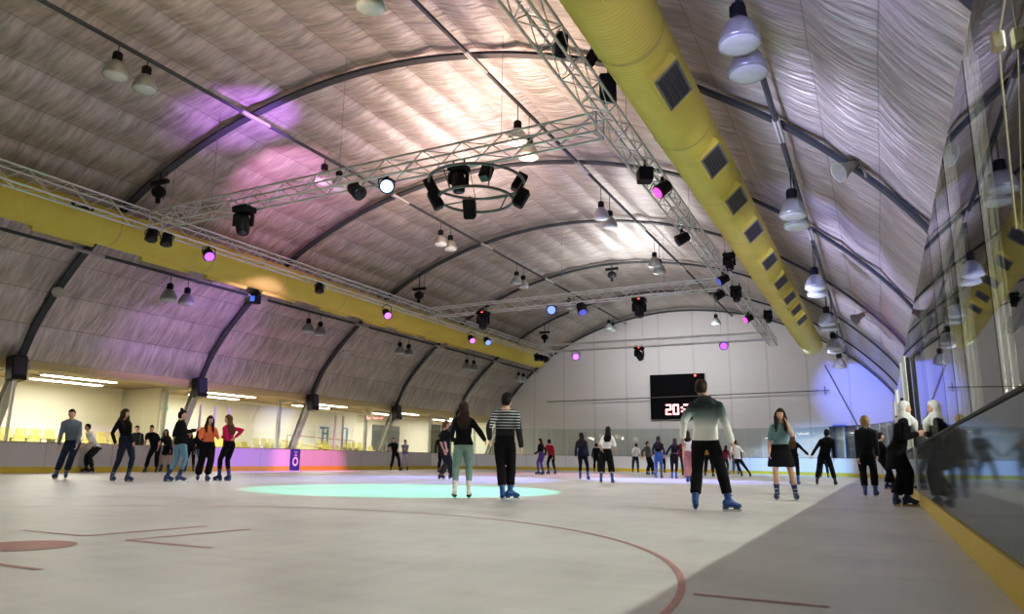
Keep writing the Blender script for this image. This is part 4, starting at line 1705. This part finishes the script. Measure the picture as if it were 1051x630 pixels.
    if kind == 'hoodie':
        mb.ell(neck - fs * .05 * s - UP * .012 * s, (.075 * s, .045 * s, .045 * s), 14, 8, R=Matrix((rs, fs, UP)).transposed())
    nm = {'long': 'sweater', 'crop': 'crop_top', 'short': 'shirt', 'tucked': 'shirt', 'jacket': 'jacket', 'tucked_long': 'sweater', 'tank': 'tank_top', 'hoodie': 'hoodie', 'coat': 'coat'}[kind]
    fin(nm, remesh(mb, vox, 3, .008, seed + 50, 7), tm)

    # ---- hair
    hk, hm_ = hair[0], hair[1]
    vol = {'short': 1.2, 'long': 1.16, 'bun': 1.12, 'curly': 1.30, 'scarf': 1.2, 'pony': 1.11, 'crew': 1.10}[hk]

    def hairfn(p):
        x, y, z = p
        u = max(0, min(1, (y + .25) / .6))
        low_ = -.75 if hk in ('short', 'bun', 'curly', 'pony') else (-.9 if hk in ('long', 'scarf') else -.6)
        mid = .40 if hk != 'curly' else .3
        if hk == 'scarf': mid = .52
        thr = low_ + (mid - low_) * (u ** (1.0 if hk != 'scarf' else 2.2))
        k = max(0, min(1, (z - thr) / .12 + .5))
        rr = .84 + (vol - .84) * k
        if z > .3: rr += .03 * k
        q = V((x, y, z)) * rr
        if z < 0: q.x *= 1 - .2 * abs(z) ** 1.6
        return q
    mb = MB()
    mb.ell(hc, (rx, ry, rz), 24, 18, 0, hairfn, HR)
    if hk == 'bun':
        mb.ell(hc + HR @ V((0, -ry * .35, rz * 1.22)), (rx * .52, rx * .52, rx * .5), 12, 8)
    if hk == 'long':
        ln = hair[2] if len(hair) > 2 else .62
        back = -fs
        rings = [ell_ring(hc + UP * rz * .3 - hf * ry * .35, hrv * rx * .9, hf * ry * .6, 14),
                 ell_ring(hc - UP * rz * .5 - hf * ry * .55, hrv * rx * 1.12, hf * ry * .55, 14),
                 ell_ring(neck + back * .045 * s - UP * .0, rs * .066 * s, fs * .032 * s, 14)]
        for t, w in ((.9, .074), (ln + .12, .072), (ln, .052), (ln - .03, .026)):
            dW, dD = tab(T, t)
            rings.append(ell_ring(hip + tu * tl * t + back * (dD * s * .8 + .028), rs * w * s, fs * .022 * s, 14))
        mb.rings(rings)
        if len(hair) > 3 and hair[3]:
            for sg in (-1, 1):
                mb.tube([hc + HR @ V((sg * rx * .95, ry * .25, rz * .35)), hc + HR @ V((sg * rx * 1.12, ry * .25, -rz * .4)), neck + rs * sg * .05 * s + fs * .03 * s,
                         hip + tu * tl * .86 + rs * sg * .052 * s + fs * .072 * s, hip + tu * tl * .68 + rs * sg * .05 * s + fs * .09 * s],
                        [.018 * s, .024 * s, .024 * s, .022 * s, .010 * s], 10, round_ends=True)
    if hk == 'pony':
        mb.tube([hc - hf * ry * 1.0 + UP * rz * .35, hc - hf * ry * 1.5, hc - hf * ry * 1.3 - UP * rz * 1.3], [.02 * s, .026 * s, .008 * s], 10, round_ends=True)
    if hk == 'scarf':
        mb.tube([hc - UP * rz * .55 - hf * ry * .15, neck + UP * .01, neck - tu * .05 * s], [.056 * s, .060 * s, .085 * s], 16)
        mb.tube([neck + fs * .05 * s, neck + fs * .085 * s - tu * .05 * s, neck + fs * .11 * s - tu * .12 * s, neck + fs * .13 * s - tu * .20 * s], [.035 * s, .05 * s, .04 * s, .016 * s], 12, round_ends=True)
        fin('headscarf', remesh(mb, vox * .85, 2, .007, seed, 9), hm_)
    else:
        amp = .012 if hk == 'curly' else .005
        fin('hair', remesh(mb, vox * .8, 1, amp, seed, 16 if hk != 'curly' else 22), hm_)

    # ---- skates
    bm_col = skate or boot_blue
    for i in range(2):
        ang = math.radians(10 * (1 if i else -1))
        td = Matrix.Rotation(-ang, 3, 'Z') @ f
        if toes and toes[i] is not None: td = Matrix.Rotation(-math.radians(toes[i]), 3, 'Z') @ rd
        lat = V((td.y, -td.x, 0))
        P = fp[i]
        ax = (knees[i] - anks[i]).normalized()
        c0 = anks[i]
        mb = MB()
        k = s / 1.75
        rings = []
        for d_, w_, z0, z1 in ((-.085, .020, .085, .13), (-.07, .036, .075, .16), (-.03, .042, .072, .185), (.03, .043, .072, .175), (.08, .046, .070, .145), (.13, .047, .068, .122), (.17, .038, .068, .108), (.19, .018, .072, .098)):
            rings.append(ell_ring(P + td * d_ * k + UP * ((z0 + z1) / 2) * k, lat * w_ * k, UP * ((z1 - z0) / 2) * k, 12, 2.6))
        mb.rings(rings)
        top_ = c0 + ax * .17 * k
        mb.tube([P + UP * .12 * k - td * .02 * k, c0, c0 + ax * .09 * k, top_], [.046 * k, .047 * k, .053 * k, .060 * k], 14, round_ends=False)
        me = remesh(mb, .009 if near else .014, 2)
        bo = fin('ice_skate', me, bm_col)
        m2 = MB()
        R = Matrix((lat, td, UP)).transposed()
        m2.box(P + td * .05 * k + UP * .066 * k, (.078 * k, .27 * k, .022 * k), R, bev=.008)
        m2.box(P - td * .045 * k + UP * .048 * k, (.04 * k, .07 * k, .036 * k), R)
        m2.box(P + td * .12 * k + UP * .048 * k, (.04 * k, .08 * k, .036 * k), R)
        fin_mb('sole', m2, sole_blue if bm_col in (boot_blue, boot_navy) else boot_black, bo, False)
        m3 = MB()
        m3.box(P + td * .05 * k + UP * .0175, (.007, .29 * k, .034), R)
        fin_mb('blade', m3, blade_m, bo, False)
        if near:
            m4 = MB()
            m4.box(c0 + ax * .06 * k + td * .05 * k, (.085 * k, .022, .024), R, bev=.006)
            fin_mb('strap', m4, mat('skate_strap', (.30, .36, .45), .4), bo, False)
            m4 = MB()
            m4.box(P + UP * .155 * k + td * .055 * k, (.07 * k, .03, .022), R, bev=.006)
            fin_mb('strap', m4, mat('skate_strap', (.30, .36, .45), .4), bo, False)
    return root


def cl(name, col, rough=.85):
    return mat('cloth_' + name, col, rough, nz=.18, nscale=14, bump=.25, bscale=60)


blk = cl('black', (.010, .010, .012))
chr_ = cl('charcoal', (.022, .023, .028))
navy_c = cl('navy', (.018, .024, .045))
denim_d = cl('dark_denim', (.022, .032, .062))
denim_b = cl('blue_denim', (.07, .15, .30))
denim_l = cl('light_denim', (.17, .34, .44))
mint = cl('mint_denim', (.22, .32, .285))
grey_sw = cl('grey_blue_knit', (.17, .21, .25))
white_c = cl('white', (.86, .86, .88))
orange = cl('orange', (1.0, .23, .10))
pink = cl('hot_pink', (.62, .02, .13))
rose = cl('rose', (.50, .25, .25))
purple_c = cl('purple', (.10, .06, .28))
red_c = cl('red', (.30, .02, .03))
maroon = cl('maroon', (.20, .02, .06))
teal_c = cl('teal_grey', (.20, .33, .35))
grey_j = cl('grey_jacket', (.10, .10, .11))
lilac = cl('lilac', (.30, .30, .46))
pale_l = cl('pale_lilac', (.45, .40, .50))
yellow_c = cl('mustard', (.50, .26, .03))
stripe = stripe_mat('striped_knit', (.012, .013, .016), (.50, .54, .57), 22, .62)
ombre = band_mat('ombre_hoodie', [(0, (.86, .86, .82)), (.30, (.82, .84, .80)), (.52, (.20, .27, .26)), (.70, (.020, .035, .036)), (1, (.012, .022, .024))], .95, 1.62)
h_blk = mat('hair_black', (.012, .010, .010), .5, nz=.3, nscale=40)
h_brn = mat('hair_brown', (.035, .020, .013), .5, nz=.3, nscale=40)
h_lbr = mat('hair_light_brown', (.12, .065, .030), .5, nz=.3, nscale=40)
h_bld = mat('hair_blond', (.36, .24, .10), .55, nz=.3, nscale=40)
scarf_w = mat('headscarf_white', (.78, .78, .78), .8, nz=.08, bump=.3, bscale=20)

P = person
# left group
P('man in grey-blue sweater and dark jeans skating toward the camera at far left', [(67, 491.5), (57, 491.5)], (74.5, 420), 190, 'm', ('crew', h_blk), ('long', grey_sw), ('regular', denim_d), boot_navy, (79, 459, -.15), (59.5, 459, -.1), hface=200, hipx=70)
P('man in white tee bending forward behind the grey sweater skater at far left', [(94, 485), (88, 485)], (90.5, 435), 250, 'm', ('crew', h_blk), ('short', white_c), ('regular', chr_), boot_black, (84, 461, -.2), (99, 458, 0), hipx=96.5, crouch=.07, stature=1.68)
P('woman in black crop top and dark jeans with long brown hair, looking right', [(130.5, 493.5), (114.5, 495)], (129, 420), 150, 'f', ('long', h_brn, .62, True), ('crop', blk), ('slim', denim_d), boot_navy, (137, 457.5, 0), (118, 458, -.1), hface=120, hipx=125)
P('man in black polo and black trousers by the left board, arms held out', [(160, 485), (149, 485)], (156, 436.5), 195, 'm', ('crew', h_blk), ('short', blk), ('regular', blk), boot_navy, (163, 461), (147.5, 459.5), hipx=157)
P('woman in black shorts with bare legs near the left board behind the bun-haired skater', [(172, 484.2), (165, 484.2)], (171, 440.5), 190, 'f', ('long', h_brn, .6, True), ('crop', chr_), ('shorts', blk), boot_navy, hipx=170, skin=skin_l)
P('woman with hair bun in black jacket and light blue jeans reaching right', [(171, 494.5), (183, 494.5)], (188, 421), 65, 'f', ('bun', h_blk), ('jacket', blk), ('slim', denim_l), boot_navy, (191, 447, .1), (203, 443, -.1), hface=95, hipx=181)
P('woman in bright orange sweater and black trousers holding hands on both sides', [(212, 493.5), (202.5, 494)], (216, 427), 170, 'f', ('long', h_brn, .78, True), ('tucked_long', orange), ('wide', blk), boot_navy, (226, 452, 0), (203, 443, -.1), hface=150, hipx=210)
P('woman in hot pink top and ripped black jeans with long brown hair, turned left', [(224.5, 493.5), (234.5, 493.5)], (235, 426), 315, 'f', ('long', h_lbr, .58), ('tucked_long', pink), ('slim', blk), boot_navy, (228, 451, 0), (243, 451, 0), hface=285, hipx=232)
P('dark-clothed woman by the left board between bun-haired and orange-topped skaters', [(198, 484.3), (190, 484.3)], (195.5, 443), 185, 'f', ('long', h_blk, .7, True), ('long', chr_), ('slim', blk), boot_navy)
P('person in black top and blue jeans partly hidden behind the orange-topped skater', [(206, 485), (201, 485)], (204, 442), 5, 'f', ('long', h_blk, .7), ('long', blk), ('slim', denim_b), boot_navy)
P('dark-clothed spectator behind the glass above yellow seats at far left', [(139, 483.2), (143, 483.2)], (141, 437), 190, 'm', ('short', h_blk), ('long', chr_), ('regular', blk), boot_black, group='spectators')
# mid-left far pair
P('man in black tee and black trousers standing by the left board, hands low', [(410, 483), (401, 483)], (404, 449), 165, 'm', ('crew', h_brn), ('short', blk), ('regular', blk), boot_black, (408.5, 464), (400, 464), hipx=405)
P('person in lilac shirt and pale trousers beside the black tee man at the left board', [(418, 483), (412, 483)], (416, 451.5), 185, 'm', ('short', h_blk), ('short', lilac), ('regular', pale_l), boot_black, (415, 462, -.3), (417, 461, -.3))
P('man in black tee and grey trousers left of the mint jeans woman, seen side on', [(452, 493.5), (462, 490.5)], (458, 432), 60, 'm', ('short', h_lbr), ('short', blk), ('wide', chr_), boot_black, (456, 465), (458, 463.5, -.1), hface=80, df=(0, .3), hipx=455)
P('partly hidden dark skater behind the man in black tee and grey trousers', [(450, 485), (456, 485)], (452.5, 444.5), 20, 'm', ('short', h_blk), ('long', blk), ('regular', blk), boot_black)
# centre pair
P('woman with long dark hair in black top and mint jeans on white skates, from behind', [(466.5, 511.5), (481, 512)], (476, 412.5), 0, 'f', ('long', h_brn, .62), ('long', blk), ('slim', mint), boot_white, (465, 456, .1), (500, 455, .05), hface=345, hipx=474)
P('man in black and white striped sweater and black trousers, from behind', [(515.5, 513.5), (523.5, 512.5)], (520.5, 403.5), 5, 'm', ('short', h_blk), ('tucked_long', stripe), ('regular', blk), boot_blue, (501, 455, -.1), (536, 465, 0), hface=30, hipx=517, toes=(10, 60), df=(0, .12))
# mid distance
P('woman in dark top and purple trousers reaching left before the far board', [(552.5, 487), (557.5, 487)], (554.5, 450), 300, 'f', ('long', h_blk, .6), ('crop', blk), ('slim', purple_c), boot_navy, (548, 467), (560, 469), hipx=556)
P('man in red and black top beside the purple trousers woman', [(563, 487), (570, 486.5)], (563.5, 451), 330, 'm', ('short', h_blk), ('long', red_c), ('slim', blk), boot_navy, hipx=566)
P('woman with long brown hair in navy jacket and black trousers, bright blue skates, from behind', [(595.5, 492.5), (603.5, 492.5)], (596.5, 444), 10, 'f', ('long', h_brn, .6), ('jacket', navy_c), ('slim', blk), boot_blue, hface=330, hipx=598)
P('small dark figure far off between two long-haired women', [(610, 484.5), (614, 484.5)], (612, 455), 10, 'm', ('short', h_blk), ('long', blk), ('regular', blk), boot_black)
P('woman with black hair in white tee and wide black culottes, from behind', [(617, 496), (628.5, 496)], (624, 438), 5, 'f', ('long', h_blk, .66), ('tucked', white_c), ('cropped_wide', blk), boot_blue, (617.5, 464), (632, 465), hipx=622)
P('man in white tee and blue jeans far off below the scoreboard left edge', [(649.5, 485), (655, 485)], (653, 455), 5, 'm', ('crew', h_blk), ('short', white_c), ('regular', denim_d), boot_black)
P('man in grey jacket and black trousers looking right, below the scoreboard', [(664.5, 487.5), (670, 487)], (664.5, 453), 60, 'm', ('crew', h_blk), ('jacket', grey_j), ('wide', blk), boot_blue, (659, 470), (670, 468), hface=90, hipx=666)
P('woman with long dark hair in black top and blue jeans, from behind', [(673.5, 491), (679, 491)], (675.5, 447.5), 5, 'f', ('long', h_brn, .6), ('crop', blk), ('slim', denim_b), boot_blue, (670.5, 468), (682, 468), hipx=676)
P('small person in pale top standing behind the blue jeans woman', [(679, 485.2), (682, 485.2)], (680, 459), 10, 'm', ('short', h_blk), ('short', lilac), ('regular', blk), boot_black)
P('woman in black top and tight black trousers with both arms spread', [(690, 491.5), (694, 491.5)], (692.5, 449.5), 5, 'f', ('long', h_brn, .74), ('crop', blk), ('slim', blk), boot_blue, (682.5, 468), (699, 464), hipx=692.5)
P('woman in white tank top and rose trousers with dark ponytail', [(706, 495.5), (709, 495.5)], (705.5, 442.5), 0, 'f', ('long', h_brn, .86), ('tank', white_c), ('wide', rose), boot_blue, (701.5, 474), (711, 474), hipx=707)
P('maroon-jacketed person partly behind the rose trousers woman', [(701, 488.5), (704, 488.5)], (702, 449), 5, 'm', ('short', h_blk), ('jacket', maroon), ('slim', denim_d), boot_black)
P('man in dark teal to white ombre hoodie and black trousers, large, from behind', [(714, 524.5), (748, 524.5)], (719.5, 389.5), 8, 'm', ('crew', h_brn), ('hoodie', ombre), ('regular', blk), boot_blue, (699, 454, 0), (753, 458, 0), hface=20, hipx=726.5, toes=(0, 65), ndx=4.5)
P('skater in mustard and black behind the legs of the ombre hoodie man', [(724, 489.5), (732, 489)], (726.5, 449), 10, 'm', ('short', h_blk), ('long', yellow_c), ('regular', blk), boot_black)
P('woman in maroon jacket and dark trousers right of the ombre hoodie man', [(742, 487), (747, 487)], (745, 457), 20, 'f', ('long', h_blk, .75), ('jacket', maroon), ('slim', navy_c), boot_blue, None, (750, 473))
P('far skater in blue jeans behind the leaning white tee man', [(753, 486.5), (758, 486.5)], (756, 455), 10, 'm', ('short', h_blk), ('long', navy_c), ('regular', denim_b), boot_blue)
P('man in white tee and black trousers leaning left with one leg out', [(761.5, 490), (770, 488.5)], (754.5, 451.5), 0, 'm', ('crew', h_blk), ('short', white_c), ('slim', blk), boot_black, (753, 468), (765, 468), hipx=758)
# right side
P('woman in teal tee and black skirt with long dark hair touching her ear, facing camera', [(817, 513.5), (798, 513.5)], (800.5, 419.5), 180, 'f', ('long', h_brn, .66, True), ('tucked', teal_c), ('skirt', blk), boot_navy, (807, 433, -.22), (789, 468, 0), hface=190, hipx=804)
P('woman in black with light brown hair holding hands, half hidden by the teal tee woman', [(812, 497.5), (819.5, 497.5)], (813, 445), 5, 'f', ('long', h_lbr, .55), ('long', blk), ('slim', blk), boot_blue, None, (832, 469))
P('man in black hoodie and black trousers holding hands, legs wide, from behind', [(839, 498), (857.5, 498)], (848.5, 441), 5, 'm', ('short', h_blk), ('hoodie', blk), ('regular', blk), boot_black, (832, 469), (857, 474), hface=20, hipx=848)
P('small dark far figure seen between the legs of the black hoodie man', [(843, 490), (850, 490)], (847, 458), 5, 'm', ('short', h_blk), ('jacket', navy_c), ('regular', chr_), boot_black)
P('blond curly-haired man in dark jacket and black trousers, from behind', [(888.5, 509.5), (899, 509.5)], (887, 427.5), 5, 'm', ('curly', h_bld), ('jacket', chr_), ('regular', blk), boot_blue, (881, 473), (901, 472), hface=355, hipx=892)
P('dark-haired skater in black reaching toward the right boards, beside the blond man', [(911, 502), (917, 502)], (903.5, 444), 80, 'm', ('short', h_brn), ('long', blk), ('wide', blk), boot_navy, (914, 467, .2), (918, 470, -.1), hface=85, hipx=908)
P('person in white headscarf and long black coat holding the right boards', [(920, 519), (932, 519.5)], (927.5, 412.5), 85, 'f', ('scarf', scarf_w), ('coat', blk), ('wide', blk), boot_navy, (944, 448, .1), (945, 448, -.1), hface=85, hipx=925, toes=(20, 70))
# spectator with yellow sleeve beyond the right post
# ------------------------------------------------------------------ lights
def light(kind, name, loc, energy, col=(1, 1, 1), target=None, size=.2, sy=None, angle=60, blend=.3):
    d = bpy.data.lights.new(name, kind)
    d.energy = energy
    d.color = col
    o = bpy.data.objects.new(name, d)
    COL.objects.link(o)
    o.location = loc
    if target is not None:
        o.rotation_euler = (V(target) - V(loc)).to_track_quat('-Z', 'Y').to_euler()
    if kind == 'AREA':
        d.shape = 'RECTANGLE'
        d.size = size
        d.size_y = sy or size
    else:
        d.shadow_soft_size = size
    if kind == 'SPOT':
        d.spot_size = math.radians(angle)
        d.spot_blend = blend
    return o


# strips in the right aisle, just under their fittings
for i in range(7):
    y = ARCH_Y[i] + 3.5
    if y > 49: continue
    o = light('AREA', 'right_aisle_strip', (5.6, y, 4.12), 1050, (1, .98, .90), (-4, y, 0), 2.9, .12)
# left aisle
for x, y in fl_y:
    light('AREA', 'left_aisle_strip', (x, y, 3.43), 150, (1, .93, .76), (x, y, 0), .26, 2.8)
# unseen overhead fill spots, added to lift the ice evenly
for y in (4, 10, 18, 24, 35):
    light('SPOT', 'hall_fill', (MIDX, y, 8.6), 720, (1, 1, .98), (MIDX, y, 0), .5, angle=150, blend=.5)
# unseen upward fill panels added to brighten the membrane
for x, y, e, c in ((-9, 17, 600, (1, .66, .50)), (-13, 21, 520, (1, .62, .56)), (-14, 24.5, 200, (1, .72, .64)), (-10.5, 7.5, 520, (1, .70, .48)), (-9, 27, 200, (.95, .88, .9)), (-11, 35, 700, (.95, .9, .92))):
    light('AREA', 'membrane_fill', (x, y, 8.1), e * .55, c, (x, y + .01, 20), 2.4)


light('AREA', 'end_wall_fill', (MIDX, 43.5, 8.6), 430, (.95, .96, 1), (MIDX, 50.3, 3.5), 8, 1)  # unseen panel added to brighten the end wall
light('AREA', 'end_wall_fill', (MIDX, 45, 2.9), 100, (1, .97, .95), (MIDX, 50.3, 4), 14, .5) if False else None


def pool(name, src, tgt, e, col, ang, blend=.15, size=.06):
    light('SPOT', name, src, e, col, tgt, size, angle=ang, blend=blend)


pool('beam_teal', RCN - V((0, 0, .6)), (-8.9, 13.4, 0), 2900, (.06, 1.0, .70), 56, .12)
pool('beam_blue', (-12, 27.9, 7.0), (-13.3, 21.8, 0), 7000, (.16, .20, 1.0), 52, .5)
pool('beam_blue', (-9, 27.9, 7.0), (-7, 27, 0), 5000, (.3, .3, 1.0), 60, .6)
pool('beam_pink', (-12, 42.9, 7.0), (-14.5, 31, 0), 5000, (1.0, .25, .6), 40, .6)
pool('beam_purple', (-18.8, 21, 7.0), (-25, 24, .5), 5000, (.45, .15, 1.0), 34, .6)
pool('beam_pink', (-18.8, 27, 7.0), (-25, 28, .4), 5000, (1.0, .18, .55), 36, .6)
pool('beam_blue', (-5, 42, 7.0), (-4, 47, .5), 5000, (.2, .45, 1.0), 60, .6)
pool('beam_blue', (-4, 43, 6.9), (-.6, 50.3, 5.0), 4000, (.12, .18, 1.0), 48, .9)


def onprof(px, py):
    v = ray(px, py) / F_PX
    t = 3
    while t < 90:
        p = CAM + v * t
        if p.x < -26 or p.x > 1.7 or p.z > prof_z(p.x) + .1: return p
        t += .03
    return p


def wash(name, px, py, src, e, col, ang, blend=.8):
    pool(name, src, onprof(px, py), e, col, ang, blend, .1)


wash('wash_purple', 255, 120, (-13.5, 15.2, 7.9), 2600, (.55, .2, 1.0), 50)
wash('wash_pink', 300, 190, (-15, 15.4, 7.9), 2400, (1.0, .35, .8), 60)
wash('wash_pink', 200, 340, (-17.5, 20, 6), 2200, (.6, .3, 1.0), 60)
wash('wash_blue', 575, 185, (-6.5, 16.5, 7.3), 800, (.14, .2, 1.0), 46)
wash('wash_blue', 460, 15, (-7, 9, 7.9), 600, (.35, .3, 1.0), 40)
wash('wash_blue', 820, 60, (-1.6, 5.0, 4.2), 700, (.35, .38, 1.0), 75)
wash('wash_violet', 760, 40, (-2.2, 5, 4.2), 200, (.6, .3, 1.0), 46)
wash('wash_violet', 850, 240, (-2.2, 17, 4.6), 900, (.35, .35, 1.0), 70)
wash('wash_magenta', 910, 330, (-2.2, 18, 4.6), 2200, (1.0, .1, .9), 12)
for yy_ in (5, 13, 22, 32): pool('lavender_fill', (-3.2, yy_, 4.6), (.2, yy_ + 1.5, 6.2), 800, (.62, .60, 1.0), 115, .9, .15)  # spots added in free air to tint the right membrane
wash('wash_cyan', 485, 290, (-9, 27.4, 7.9), 260, (.2, .75, 1.0), 12, .5)
wash('wash_cyan', 490, 268, (-9, 27.4, 7.9), 200, (.2, .65, 1.0), 8, .5)

w = bpy.data.worlds.new('world')
SC.world = w
w.use_nodes = True
bg = w.node_tree.nodes['Background']
bg.inputs[0].default_value = (.5, .5, .55, 1)
bg.inputs[1].default_value = .05
SC.view_settings.view_transform = 'Standard'
SC.view_settings.look = 'None'
SC.view_settings.exposure = 0
SC.view_settings.use_curve_mapping = True
cm = SC.view_settings.curve_mapping
for x_, y_ in ((.04, .030), (.18, .165), (.5, .53)): cm.curves[3].points.new(x_, y_)
cm.update()
SC.cycles.use_denoising = True
SC.cycles.max_bounces = 8
SC.cycles.diffuse_bounces = 4
SC.cycles.transparent_max_bounces = 24
SC.cycles.sample_clamp_indirect = 6
